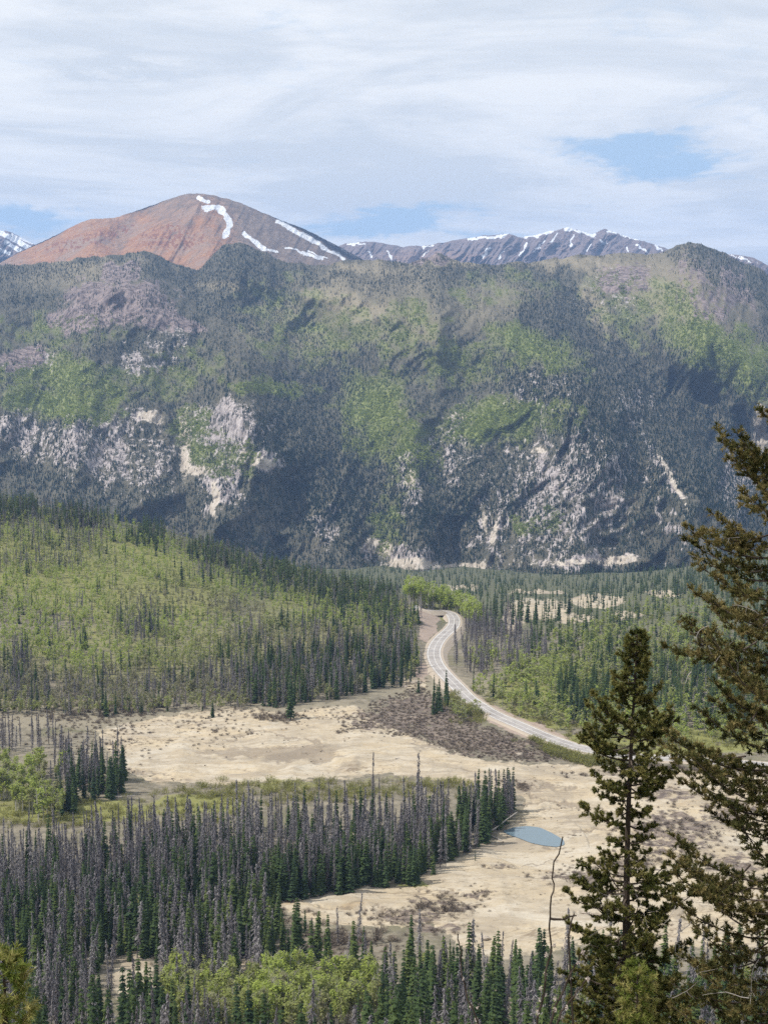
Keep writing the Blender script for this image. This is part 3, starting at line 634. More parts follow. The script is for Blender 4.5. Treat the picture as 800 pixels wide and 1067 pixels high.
def left_masks(u, v):
    sn = np.zeros(u.shape); x = u + (fbm(u/3, v/3, 151, 3) - 0.5)*4
    for L, wd in (([(0, 242), (16, 250), (30, 258)], 2.6), ([(6, 252), (22, 262)], 2.2), ([(-6, 258), (10, 264)], 2.2), ([(12, 244), (34, 254)], 1.2), ([(-40, 232), (-10, 250)], 4)): sn = np.maximum(sn, np.clip(1.25 - linedist(x, v, L)/wd*0.75, 0, 1))
    return np.zeros(u.shape), sn, np.zeros(u.shape)
crest_sheet('snowy_mountain', [(-200, 262), (-120, 240), (-50, 228), (-20, 236), (0, 240), (12, 242), (22, 247), (36, 254), (60, 268), (100, 290)], 300, 9600, 8400, M['range'], left_masks, rrel, 0.8, 90, 2.0, 3)
def far_ridge_masks(u, v): return np.zeros(u.shape), np.clip(blobs(u, v, [(775, 270, 20, 2, 20)]) * (fbm(u/3, v/2, 161, 3) > .55), 0, 1), np.zeros(u.shape)  # speckled snow streak just below the far ridge crest
crest_sheet('far_ridge', [(690, 290), (730, 268), (750, 264), (770, 266), (785, 269), (800, 277), (840, 290), (900, 300), (1000, 330)], 345, 7600, 6600, M['range'], far_ridge_masks, rrel, 0.9, 90, 2.0, 4)

# ------------------------------------------------------------------ haze: the air over the valley
m, t, o = new_mat('valley_haze'); M['haze'] = m
pv_ = t.add('ShaderNodeVolumePrincipled')
pv_.inputs['Color'].default_value = (0.37, 0.58, 1.0, 1); pv_.inputs['Density'].default_value = 5.8e-5; pv_.inputs['Anisotropy'].default_value = 0.1
t.l.new(pv_.outputs[0], o.inputs['Volume'])
x0, x1, y0, y1, z0, z1 = -7000, 7000, -400, 12500, -1300, 720
V = [(x, y, z) for x in (x0, x1) for y in (y0, y1) for z in (z0, z1)]
hm = bpy.data.meshes.new('haze'); hm.from_pydata(V, [], [(0, 1, 3, 2), (4, 6, 7, 5), (0, 4, 5, 1), (2, 3, 7, 6), (0, 2, 6, 4), (1, 5, 7, 3)]); hm.materials.append(m); hm.update()
tag(link('haze', hm), 'thin blue haze filling the valley and veiling the far mountains', 'haze', kind='stuff')

# ------------------------------------------------------------------ tree prototypes (height 1, spread relative to height)
def proto_dead(r, nb, tw, wide, snapped=False):
    s = Soup(); lean = (r.random(2) - 0.5)*0.03
    pts = [(0, 0, 0), (lean[0]*.5, lean[1]*.5, .5), (lean[0], lean[1], 1.0)]
    s.tube(pts, [.0085, .0058, .0014], 5, 0, 0.3 + 0.4*r.random())
    zlo = 0.06 + 0.2*r.random(); gap = r.random()*0.8 + .15; bare = .45 + .55*r.random(); full = .8 + .5*r.random()
    for k in range(nb):
        z = zlo + (0.985 - zlo)*r.random()**0.9
        R = full*(.088*(1 - z)**0.72 + .010)*(0.35 + 0.85*r.random())*(.45 if z > bare and r.random() < .6 else 1)
        if abs(z - gap) < .05: R *= .4
        ph = r.random()*6.283; d = np.array([math.cos(ph), math.sin(ph), 0]); cen = np.array([lean[0]*z, lean[1]*z, z])
        tip = cen + d*R + np.array([0, 0, -R*(0.15 + 0.7*r.random())]); side = np.array([-d[1], d[0], (r.random() - .5)*1.6]); side /= np.linalg.norm(side)
        wv = wide*(0.6 + 0.8*r.random()); tri = [[cen + side*wv*.35, cen - side*wv*.35, tip]]
        for j in range(tw):
            q = cen + (tip - cen)*(0.35 + 0.6*r.random()); e = np.array([(r.random() - .5)*.03, (r.random() - .5)*.03, -.012 - .022*r.random()])
            sd_ = side*wv*(.35 + .3*r.random()); tri.append([q + sd_, q - sd_, q + e])
        s.add(tri, 1, r.random())
    t_, m_, c_ = s.arr()
    if snapped:                                                    # broken-off top
        k = t_[:, :, 2].max(1) < (.62 + .25*r.random())*np.where(m_ == 0, 9, 1); t_, m_, c_ = t_[k], m_[k], c_[k]
        q = m_ == 0; t_[q] = t_[q]*np.array([1, 1, .80])
    return t_, m_, c_
def proto_spruce(r, levels, per, tw, wid=0.105):
    s = Soup(); s.tube([(0, 0, 0), (0, 0, .5), (0, 0, 1.0)], [.013, .008, .001], 5, 0, r.random())
    z0 = 0.03 + 0.07*r.random(); asym = r.random()*6.28
    for k in range(levels):
        z = z0 + (0.985 - z0)*((k + r.random()*.7)/levels)
        base = (wid*(1 - z)**0.82 + .009)*(0.78 + .4*r.random())
        ph0 = r.random()*6.283
        for j in range(per):
            ph = ph0 + 6.283*(j + (r.random() - .5)*.7)/per; R = base*(0.6 + .6*r.random())*(1 + .16*math.cos(ph - asym))
            d = np.array([math.cos(ph), math.sin(ph), 0]); n = np.array([-d[1], d[0], 0]); cen = np.array([0, 0, z + .012])
            dr = R*(0.35 + .45*r.random()); w0 = R*.34 + .006; mid = cen + d*R*.55 - np.array([0, 0, dr*.38]); tip = cen + d*R - np.array([0, 0, dr])
            low = np.array([0, 0, -w0*(.55 + .4*r.random())]); tc_ = .25 + .5*r.random()
            s.add([[cen, mid + n*w0 + low, tip], [cen, tip, mid - n*w0 + low]], 1, tc_)
            for q in range(tw):
                f = .35 + .65*r.random(); b = cen + (tip - cen)*f; e = d*.014*(r.random() + .3) + n*(r.random() - .5)*.05 + np.array([0, 0, -.012 - .022*r.random()])
                wq = n*(.006 + .006*r.random()); s.add([[b + wq, b - wq, b + e]], 1, min(1, tc_ + .25*(r.random() - .3)))
    return s.arr()
def proto_aspen(r, nl, size, stems=1, rx=.17, zc=.62, rz=.36, bare=0.0):
    s = Soup(); cl = []
    for j in range(stems):
        bx, by = ((r.random(2) - .5)*.12*(stems > 1)); tx, ty = bx + (r.random() - .5)*.1, by + (r.random() - .5)*.1
        s.tube([(bx, by, 0), ((bx + tx)/2 + (r.random() - .5)*.03, (by + ty)/2, .45), (tx, ty, .93)], [.011, .008, .002], 5, 0, r.random())
        for k in range(7):
            z = .3 + .6*r.random(); ph = r.random()*6.28; L = .13*(1.1 - z) + .06
            a = np.array([bx + (tx - bx)*z, by + (ty - by)*z, z]); b = a + np.array([math.cos(ph)*L, math.sin(ph)*L, L*.9]); s.tube([a, (a + b)/2, b], [.004, .003, .001], 3, 0, r.random())
    for k in range(9):
        ph = r.random()*6.28; q = math.sqrt(r.random()); z = zc + rz*(2*r.random() - 1)*.75; rr = rx*.7*math.sqrt(max(.08, 1 - ((z - zc)/rz)**2))
        cl.append((math.cos(ph)*q*rr, math.sin(ph)*q*rr, z, rx*(.38 + .3*r.random()), r.random()))
    for k in range(nl):
        c = cl[r.integers(len(cl))]; v = r.normal(size=3); v /= np.linalg.norm(v); v *= c[3]*r.random()**.45; p = np.array(c[:3]) + v*np.array([1, 1, 1.15])
        nn_ = v/(np.linalg.norm(v) + 1e-9)*.55 + np.array([0, 0, .85]) + r.normal(size=3)*.55; a = np.cross(nn_, r.normal(size=3)); a /= np.linalg.norm(a) + 1e-9; b = np.cross(nn_, a); b /= np.linalg.norm(b) + 1e-9; sz = size*(.6 + .8*r.random())
        s.add([[p - a*sz, p + b*sz*.8, p + a*sz], [p - a*sz*.4, p + a*sz*.9, p - b*sz*.9]], 1, np.clip(c[4]*.6 + r.random()*.4, 0, 1))
    return s.arr()
def proto_bush(r, nb, wid, leaf):
    s = Soup()
    for k in range(nb):
        ph = r.random()*6.28; sp_ = .62*math.sqrt(r.random()); b = np.array([math.cos(ph)*sp_*.5, math.sin(ph)*sp_*.5, 0]); t_ = np.array([math.cos(ph)*sp_, math.sin(ph)*sp_, (1 - .55*sp_)*(.55 + .5*r.random())])
        n = np.array([-math.sin(ph + r.random()), math.cos(ph + r.random()), 0])*wid*(.6 + .8*r.random()); s.add([[b + n, b - n, t_]], 0, r.random())
        for q in range(leaf):
            p = b + (t_ - b)*(.35 + .65*r.random()); a = r.normal(size=3)*.05; c_ = r.normal(size=3)*.05; s.add([[p, p + a, p + c_]], 0, r.random())
    return s.arr()
R_ = np.random.default_rng(11)
P_DEAD = [proto_dead(R_, 250, 3, .013, k in (3, 8)) for k in range(10)]; P_DEAD_LO = [proto_dead(R_, 80, 2, .021) for _ in range(5)]
P_SPR = [proto_spruce(R_, 20 + k, 8, 2, .085 + .006*k) for k in range(9)]; P_SPR_LO = [proto_spruce(R_, 15, 6, 1, .115) for _ in range(5)]; P_SPR_FAR = [proto_spruce(R_, 8, 5, 0, .13) for _ in range(4)]
P_ASP = [proto_aspen(R_, 330, .026, 1 + k % 3) for k in range(6)]; P_ASP_LO = [proto_aspen(R_, 110, .042, 1 + k % 2, .19) for k in range(6)]
P_ASP_FINE = [proto_aspen(R_, 64, .046, 1, .165, .60, .37) for k in range(7)]
P_BRUSH = [proto_bush(R_, 80, .016, 1) for _ in range(4)]; P_WILLOW = [proto_bush(R_, 26, .020, 5) for _ in range(4)]
def far_conifer(r):
    s = Soup()
    for z, rr, hh in ((.02, .15, .55), (.32, .115, .42), (.6, .08, .42)):
        an = np.arange(5)/5*6.283 + r.random()*6; rad = rr*(.6 + .7*r.random(5)); b = np.stack([np.cos(an)*rad, np.sin(an)*rad, z + (r.random(5) - .5)*.08], -1); tp = np.array([(r.random() - .5)*.03, (r.random() - .5)*.03, z + hh])
        s.add([[b[k], b[(k+1) % 5], tp] for k in range(5)], 0, r.random())
    return s.arr()
def far_aspen(r):
    s = Soup()
    for k in range(16):
        v = r.normal(size=3); v /= np.linalg.norm(v); p = np.array([0, 0, .58]) + v*np.array([.30, .30, .38])*r.random()**.4; a = r.normal(size=3); a *= .17/np.linalg.norm(a); b = np.cross(a, r.normal(size=3)); b *= .17/(np.linalg.norm(b) + 1e-9)
        s.add([[p - a, p + a, p + b]], 0, r.random())
    return s.arr()
P_FC = [far_conifer(R_) for _ in range(6)]; P_FA = [far_aspen(R_) for _ in range(6)]

# ------------------------------------------------------------------ forest on the mountain (far off, reads as one mass)
n = 330000
u = rng.uniform(-120, 920, n); v = rng.uniform(240, FOOT - 4, n); k = v > sky_v(u) + 0.5; u, v = u[k], v[k]
rk, asp, tan_, scr, clf, drk = mountain_masks(u, v)
dens = 0.48 + 0.62*drk - 0.16*rk - 0.62*asp - 0.48*tan_ - 0.9*scr - 0.26*clf + (fbm(u/13, v/13, 171, 4) - .5)*1.1*(1 - drk)
vs = sky_v(u); w_ = (v - vs)/(FOOT - vs); dens += .25*(w_ > .9)
pa = np.clip(asp - .12, 0, 1)*.95
rr = rng.random(len(u)); con = rr < np.clip(dens, .03, 1)*.62; aspn = (~con) & (rng.random(len(u)) < pa)
Y = mountain_y(u, v); P = at(u, v, Y)
def stand(sel, protos, lo, hi, wid, tint):
    q = np.where(sel)[0]; H = rng.uniform(lo, hi, len(q)); S = np.stack([H*wid*rng.uniform(.85, 1.2, len(q)), H], -1); p = P[q].copy(); p[:, 2] -= 1.0
    return merge(protos, p, S, rng.uniform(0, 6.28, len(q)), rng.integers(0, len(protos), len(q)), tint[q])
tint = np.clip(fbm(u/40, v/25, 172, 3)*1.7 - .45 + rng.normal(0, .16, len(u)) + .3*rk + .2*clf - .6*drk, 0, 1)
a = stand(con, P_FC, 4.2, 9.0, 1.1, tint); b = stand(aspn, P_FA, 4.2, 7, 1.25, np.clip(fbm(u/25, v/20, 173, 3)*1.6 - .3 + rng.normal(0, .12, len(u)), 0, 1))
for x in b.m: x[:] = 1
a.t += b.t; a.m += b.m; a.c += b.c
tag(link('mountain_forest', a.mesh('mountain_forest', [M['far_conifer'], M['far_aspen']])), 'dark conifers and pale green aspens covering the far mountain slope', 'forest', kind='stuff')

# ------------------------------------------------------------------ valley vegetation: where each kind stands (base points), then individuals and masses
def sample(n, poly=None, blob=None, holes=(), gate=None):
    out_u, out_v, tot = [], [], 0
    if poly is not None:
        a = np.array(poly); lo, hi = a.min(0), a.max(0)
    else:
        lo = np.array([min(b[0] - b[2]*1.5 for b in blob), min(b[1] - b[3]*1.5 for b in blob)]); hi = np.array([max(b[0] + b[2]*1.5 for b in blob), max(b[1] + b[3]*1.5 for b in blob)])
    for _ in range(60):
        u = rng.uniform(lo[0], hi[0], n*2); v = rng.uniform(lo[1], hi[1], n*2)
        wu = u + (fbm(u/15, v/8, 201, 3) - .5)*16; wv = v + (fbm(u/15, v/8, 202, 3) - .5)*8
        k = inpoly(wu, wv, poly) if poly is not None else rng.random(len(u)) < blobs(wu, wv, blob)
        for hp in holes: k &= ~inpoly(wu, wv, hp)
        rd = linedist(u, v, RP[::6].tolist()); k &= ~((rd < 4.5 + 1.7*smooth(v, 640, 700)) & (v < 800) & (v > 632))
        if gate is not None: k &= rng.random(len(u)) < gate(u, v)
        out_u.append(u[k]); out_v.append(v[k]); tot += int(k.sum())
        if tot >= n: break
    return np.concatenate(out_u)[:n], np.concatenate(out_v)[:n]
TREES = {'dead': [], 'spruce': [], 'aspen': []}            # rows: x, y, z, height, spread, tint, region
REG = []
def plant(kind, region, n, lo, hi, poly=None, blob=None, holes=(), tint=(.5, .2), wid=1.0, ymax=2950, gate=None):
    u, v = sample(n, poly, blob, holes, gate); P = hit(u, v, 240, ymax); k = ~np.isnan(P[:, 0]); P = P[k]
    if region not in REG: REG.append(region)
    H = rng.uniform(lo, hi, len(P)); t_ = np.clip(tint[0] + tint[1]*rng.normal(size=len(P)) + (fbm(P[:, 0]/45, P[:, 1]/45, 211, 3) - .5)*.9, 0, 1.5)
    TREES[kind].append(np.column_stack([P, H, H*wid*rng.uniform(.68, 1.3, len(P)), t_, np.full(len(P), REG.index(region))]))
def single(kind, region, u, v, H, wid=1.0, t_=.4):
    P = hit([u], [v])[0]
    if region not in REG: REG.append(region)
    TREES[kind].append(np.array([[*P, H, H*wid, t_, REG.index(region)]]))

STAND = [(-60, 908), (0, 905), (60, 893), (130, 876), (200, 866), (300, 862), (400, 860), (470, 856), (520, 848), (538, 840), (538, 850), (518, 866), (497, 884), (470, 903), (430, 920), (380, 928), (320, 933), (280, 938), (200, 953), (100, 963), (0, 973), (-60, 980)]
STAND_FRONT = [(170, 912), (300, 916), (430, 900), (498, 874), (535, 846), (536, 854), (496, 886), (430, 924), (290, 940), (180, 950)]
BOTTOM = [(-60, 968), (0, 972), (200, 950), (270, 955), (300, 992), (360, 1006), (430, 1004), (480, 1012), (540, 1022), (620, 1010), (860, 1020), (870, 1260), (-60, 1260)]
CLEAR1 = [(120, 1010), (165, 1005), (170, 1062), (118, 1068)]
GROVE = [(165, 1040), (260, 1030), (380, 1036), (402, 1074), (330, 1092), (200, 1090), (165, 1070)]
GROVE_FRONT = [(160, 1070), (400, 1076), (400, 1125), (280, 1135), (160, 1120)]
thin = lambda u, v: 1 - .6*inpoly(u, v, GROVE_FRONT)
HILL = [(-60, 515), (0, 522), (100, 538), (200, 563), (300, 597), (400, 618), (430, 640), (436, 700), (425, 714), (380, 720), (300, 736), (220, 741), (110, 747), (-60, 744)]
FRINGE = [(240, 700), (330, 680), (425, 668), (438, 700), (425, 715), (380, 722), (300, 738), (250, 738)]
TOPBAND = [(-60, 514), (0, 520), (100, 535), (200, 560), (300, 594), (410, 618), (430, 640), (400, 640), (300, 612), (200, 585), (100, 556), (0, 546), (-60, 542)]
clump = lambda sd, lo, hi: (lambda u, v: smooth(fbm(u/26, v/13, sd, 3), lo, hi))

plant('dead', 'stand', 560, 14, 22, STAND, tint=(.55, .3), wid=.9); plant('dead', 'stand', 260, 9, 18, STAND, tint=(.5, .3), wid=1.1)
plant('spruce', 'stand', 300, 8, 18, STAND, tint=(.35, .2))
plant('spruce', 'stand edge', 190, 8, 20, STAND_FRONT, tint=(.45, .2), wid=1.1)
plant('spruce', 'stand tip', 34, 13, 20, [(486, 846), (538, 838), (537, 852), (496, 876), (476, 872)], tint=(.3, .15), wid=1.15)
plant('dead', 'bottom', 520, 13, 22, BOTTOM, holes=(CLEAR1, GROVE), tint=(.5, .28), gate=thin)
plant('dead', 'bottom', 150, 15, 22, [(-60, 972), (0, 972), (200, 952), (270, 958), (280, 1040), (-60, 1100)], holes=(CLEAR1,), tint=(.5, .28))
plant('spruce', 'bottom', 1000, 9, 21, BOTTOM, holes=(CLEAR1, GROVE), tint=(.5, .25), wid=1.12, gate=thin)
plant('spruce', 'bottom', 260, 9, 18, [(-60, 945), (200, 932), (280, 946), (300, 1000), (-60, 1012)], holes=(CLEAR1,), tint=(.5, .25), wid=1.1)
plant('aspen', 'grove', 230, 11, 16, GROVE, tint=(.78, .25), wid=.9)
plant('aspen', 'bottom', 80, 7, 11, BOTTOM, holes=(CLEAR1,), tint=(.5, .2))
plant('aspen', 'left clump', 75, 11, 15, [(-40, 802), (0, 800), (66, 803), (74, 848), (58, 860), (-40, 836)], tint=(.9, .25), wid=1.1)
plant('spruce', 'left clump', 50, 10, 20, [(62, 800), (130, 803), (136, 824), (120, 832), (55, 852)], tint=(.35, .2))
plant('dead', 'left clump', 50, 13, 21, [(50, 796), (130, 803), (132, 822), (90, 832), (55, 846)], tint=(.4, .25))
plant('dead', 'left clump', 26, 12, 18, [(-20, 772), (60, 772), (70, 790), (-20, 790)], tint=(.4, .25))
HILL_BRIGHT = [(150, 575, 60, 14, 20), (60, 612, 120, 14, 0), (240, 612, 60, 12, 16), (330, 640, 80, 12, 14), (30, 650, 80, 30, 0), (100, 690, 40, 20, 0), (190, 655, 50, 10, 0), (20, 560, 40, 8, 0, .7), (400, 640, 40, 14, 0, .8)]
HILL_BROWN = [(180, 625, 70, 10, 4), (230, 640, 60, 8, 6), (120, 720, 150, 22, 0), (280, 715, 120, 22, 0), (330, 675, 90, 14, 0, .8), (180, 600, 14, 12, 0, .8)]
def hill_tone(n, lo, hi, poly, wid, gate=None):
    if 'hill' not in REG: REG.append('hill')
    u, v = sample(n, poly, None, (), gate); P = hit(u, v, 600, 1500); k = ~np.isnan(P[:, 0]); P, u, v = P[k], u[k], v[k]
    wu = u + (fbm(u/14, v/10, 231, 3) - .5)*34; wv = v + (fbm(u/14, v/10, 232, 3) - .5)*16
    t_ = .72 + .85*blobs(wu, wv, HILL_BRIGHT) - .75*blobs(wu, wv, HILL_BROWN) + rng.normal(0, .14, len(u)) + (fbm(u/7, v/22, 233, 3) - .5)*.8
    H = rng.uniform(lo, hi, len(P)); TREES['aspen'].append(np.column_stack([P, H, H*wid*rng.uniform(.75, 1.25, len(P)), np.clip(t_, 0, 1.6), np.full(len(P), REG.index('hill'))]))
hill_tone(6800, 6, 10.5, HILL, .86)
single('spruce', 'hill', 190, 611, 20, 1.0, .2)
CL = [(92, 560, 24, 18), (45, 592, 36, 8), (20, 542, 34, 12), (30, 562, 40, 8), (120, 535, 60, 10, 8), (150, 655, 22, 16), (20, 705, 9, 22), (210, 600, 12, 10)]
CR = [(270, 604, 46, 16, 18), (340, 626, 44, 12, 18), (230, 584, 34, 8, 18), (400, 640, 36, 14, 10)]
plant('dead', 'hill', 520, 9, 16, blob=CL, tint=(.25, .22)); plant('spruce', 'hill', 170, 9, 16, blob=CL, tint=(.2, .15))
plant('spruce', 'hill', 420, 9, 16, blob=CR, tint=(.25, .18)); plant('dead', 'hill', 200, 9, 15, blob=CR, tint=(.3, .2))
plant('spruce', 'hill', 260, 8, 15, HILL, tint=(.3, .2)); plant('dead', 'hill', 420, 8, 15, HILL, tint=(.4, .25), gate=clump(222, .42, .6))
plant('spruce', 'hill', 1000, 8, 17, TOPBAND, tint=(.3, .22), wid=1.1, gate=clump(223, .40, .56)); plant('dead', 'hill', 350, 9, 16, TOPBAND, tint=(.25, .2), gate=clump(225, .35, .55))
LOWER = [(200, 700), (260, 655), (330, 640), (425, 655), (438, 700), (425, 715), (380, 722), (300, 738), (240, 740)]
plant('dead', 'hill foot', 260, 9, 17, LOWER, tint=(.3, .25), gate=clump(226, .35, .55)); plant('spruce', 'hill foot', 170, 9, 16, LOWER, tint=(.25, .2), gate=clump(227, .4, .6))
plant('dead', 'hill foot', 220, 10, 18, FRINGE, tint=(.35, .25)); plant('spruce', 'hill foot', 260, 9, 18, FRINGE, tint=(.3, .2))
plant('dead', 'hill foot', 130, 8, 15, [(0, 715), (240, 705), (240, 740), (110, 746), (0, 742)], tint=(.6, .2)); plant('spruce', 'hill foot', 40, 8, 15, [(0, 715), (240, 705), (240, 740), (110, 746), (0, 742)], tint=(.3, .2))
RIGHT = [(415, 602), (520, 594), (640, 594), (700, 580), (780, 546), (900, 510), (900, 770), (700, 760), (640, 706), (560, 690), (500, 652), (480, 648)]
PALE = [(510, 628), (590, 622), (650, 616), (652, 634), (600, 640), (588, 650), (535, 662), (512, 645)]
plant('spruce', 'right valley', 2000, 8, 15, RIGHT, holes=(PALE,), tint=(.45, .22), wid=1.25); plant('spruce', 'right valley', 2800, 8, 13, [(270, 585), (415, 587), (520, 586), (640, 586), (700, 574), (780, 545), (900, 510), (900, 620), (640, 622), (440, 622), (300, 612)], tint=(.4, .2), wid=1.3, gate=lambda u, v: 1 - .85*blobs(u, v, [(560, 618, 45, 4), (630, 624, 40, 5)])); plant('spruce', 'right valley', 120, 11, 19, PALE, tint=(.3, .2))
plant('dead', 'right valley', 260, 8, 14, RIGHT, holes=(PALE,), tint=(.4, .25)); plant('dead', 'right valley', 230, 12, 18, [(476, 662), (530, 640), (572, 690), (545, 706), (480, 706), (470, 690)], tint=(.3, .2))
plant('aspen', 'right valley', 1200, 6, 10, [(484, 722), (560, 694), (700, 692), (860, 700), (860, 772), (700, 776), (600, 766), (545, 748), (500, 736)], tint=(.8, .25), wid=1.3)
plant('aspen', 'right valley', 420, 8, 12, blob=[(620, 668, 40, 10), (590, 700, 60, 14), (700, 650, 60, 20), (520, 690, 30, 10)], tint=(.8, .15), wid=1.2); plant('aspen', 'right valley', 500, 8, 12, [(560, 694), (640, 670), (860, 660), (860, 700), (700, 700)], tint=(.6, .2), wid=1.1)
REG.append('bend')
for k in range(190):                                           # bright grove on the outside of the bend, just behind the road
    uu = rng.uniform(424, 499); cy_ = np.interp(uu, [424, 450, 470, 478, 499], [1105, 1110, 1112, 1075, 1020]); y = cy_ + rng.uniform(6, 75); x = float(at(uu, 635, y)[0])
    if np.hypot(C[:, 0] - x, C[:, 1] - y).min() < 9: continue
    H = rng.uniform(15, 23); TREES['aspen'].append(np.array([[x, y, float(h(np.array(x), np.array(y))), H, H*rng.uniform(.9, 1.2), float(np.clip(rng.normal(1.4, .12), 0, 1.7)), REG.index('bend')]]))
plant('spruce', 'valley spruces', 50, 13, 20, [(575, 722), (645, 716), (650, 748), (585, 756)], tint=(.3, .15))
plant('spruce', 'right valley', 60, 9, 17, [(480, 720), (600, 690), (860, 700), (860, 760), (600, 760)], tint=(.4, .2))
plant('spruce', 'roadside', 9, 11, 19, [(446, 730), (465, 728), (466, 746), (449, 748)], tint=(.3, .15)); plant('aspen', 'roadside', 14, 7, 10, [(464, 738), (492, 744), (500, 756), (470, 752)], tint=(.5, .15), wid=1.4)
single('spruce', 'lone', 222, 747, 9, 1.3, .2); single('spruce', 'lone big', 303, 749, 21, 1.35, .3); single('spruce', 'lone by fringe', 211, 741, 6, 1.1, .2); single('spruce', 'fringe tip', 436, 722, 9, 1.2, .2)
single('dead', 'lone snag', 436, 848, 30, .8, .4); single('dead', 'lone snag thin', 388, 852, 28, .6, .4); single('spruce', 'pond snag', 495, 897, 5, .6, .2)
single('dead', 'front snag', 352, 985, 15, .9, .5); single('dead', 'front snag pale', 372, 985, 17, .9, .7); single('spruce', 'clearing pair', 277, 968, 13, 1.2, .3); single('spruce', 'clearing pair small', 285, 970, 10, 1.2, .3); single('spruce', 'clearing spruce', 318, 972, 8, 1.1, .3)

def individuals(kind, N):
    A = np.concatenate(TREES[kind]); U, V = proj(A[:, 0], A[:, 1], A[:, 2]); U2, V2 = proj(A[:, 0], A[:, 1], A[:, 2] + A[:, 3])
    vis = (U > 2) & (U < 798) & (V2 < 1050) & (V > 470); size = FPX*A[:, 3]/A[:, 1]
    base = V; order = np.argsort(-(size*np.where(vis, 1, 0) + np.where(base < 1062, 1, 0)*6*vis))[:N]
    must = np.where(np.isin(A[:, 6], [REG.index(r) for r in REG if r.startswith(('lone', 'fringe tip', 'pond', 'front', 'clearing'))]) & vis)[0]
    keep = np.zeros(len(A), bool); keep[order[:N - len(must)]] = True; keep[must] = True
    return A, keep, np.column_stack([U, V, U2, V2])
NAMES = {'dead': ('dead_spruce', 'dead tree', 'dead spruces in the valley'), 'spruce': ('spruce_tree', 'spruce', 'green spruces in the valley'), 'aspen': ('aspen_tree', 'aspen', 'aspens in the valley')}
LOOK = {'dead': 'bare grey dead spruce', 'spruce': 'dark green spruce', 'aspen': 'pale green aspen'}
WHERE = {'stand': 'in the dead stand left of the pond', 'stand edge': 'along the lower edge of the dead stand', 'stand tip': 'at the stand tip by the pond', 'bottom': 'in the forest along the bottom edge',
         'grove': 'in the light grove at the bottom centre', 'left clump': 'in the clump at the left edge', 'hill': 'on the green hillside', 'hill foot': 'at the foot of the green hillside', 'right valley': 'in the woods right of the road',
         'bend': 'in the bright grove at the road bend', 'valley spruces': 'in the dark cluster right of the road', 'roadside': 'beside the road above the clay'}
LONE = {'lone': 'small dark spruce standing alone on the tan flat below the hill', 'lone big': 'large dark spruce standing forward of the wood at the hill foot', 'lone by fringe': 'tiny dark spruce just left of the lone spruce below the hill',
        'fringe tip': 'short dark spruce at the right corner of the hillside wood', 'lone snag': 'tallest dark snag rising above the back of the big dead stand', 'lone snag thin': 'thin tall snag left of the tallest one behind the big dead stand',
        'pond snag': 'little dark stub on the clay just below the pond', 'front snag': 'grey snag standing on the clay above the light aspen grove', 'front snag pale': 'paler grey snag right of the snag above the aspen grove',
        'clearing pair': 'taller of two dark spruces at the edge of the clay clearing', 'clearing pair small': 'shorter of two dark spruces at the edge of the clay clearing', 'clearing spruce': 'small dark spruce alone on the clay strip above the grove'}
LOOK_P = {'dead': 'bare grey dead spruces', 'spruce': 'dark green spruces', 'aspen': 'pale green aspens'}
def describe(kind, rows, boxes):
    """one label per individual: the extremes of every part of the wood are singled out, then height bands and tone"""
    lab = [None]*len(rows); reg = rows[:, 6].astype(int)
    for r in np.unique(reg):
        q = np.where(reg == r)[0]; name = REG[r]
        if name in LONE:
            lab[q[0]] = LONE[name]; continue
        wh = WHERE[name]; used = set()
        def pick(arr, word):
            for k in np.argsort(arr):
                if q[k] not in used: used.add(q[k]); lab[q[k]] = f'{word} {LOOK[kind]} {wh}'; break
        if len(q) >= 1: pick(-(boxes[q, 1] - boxes[q, 3]), 'tallest')
        if len(q) >= 4:
            pick(boxes[q, 2], 'leftmost'); pick(-boxes[q, 2], 'rightmost'); pick(boxes[q, 1] - boxes[q, 3], 'shortest'); pick(-boxes[q, 1], 'nearest'); pick(boxes[q, 1], 'farthest')
        rest = [k for k in q if k not in used]
        if not rest: continue
        cu_ = np.quantile(boxes[rest, 2], [.33, .67]); cv_ = np.quantile(boxes[rest, 1], [.33, .67])
        for k in rest:
            side = ('left', 'middle', 'right')[int(np.searchsorted(cu_, boxes[k, 2]))]; dep = ('back', 'middle', 'front')[int(np.searchsorted(cv_, boxes[k, 1]))]
            lab[k] = f'{LOOK[kind]} {wh}, {dep} row, {side} third'
    return lab
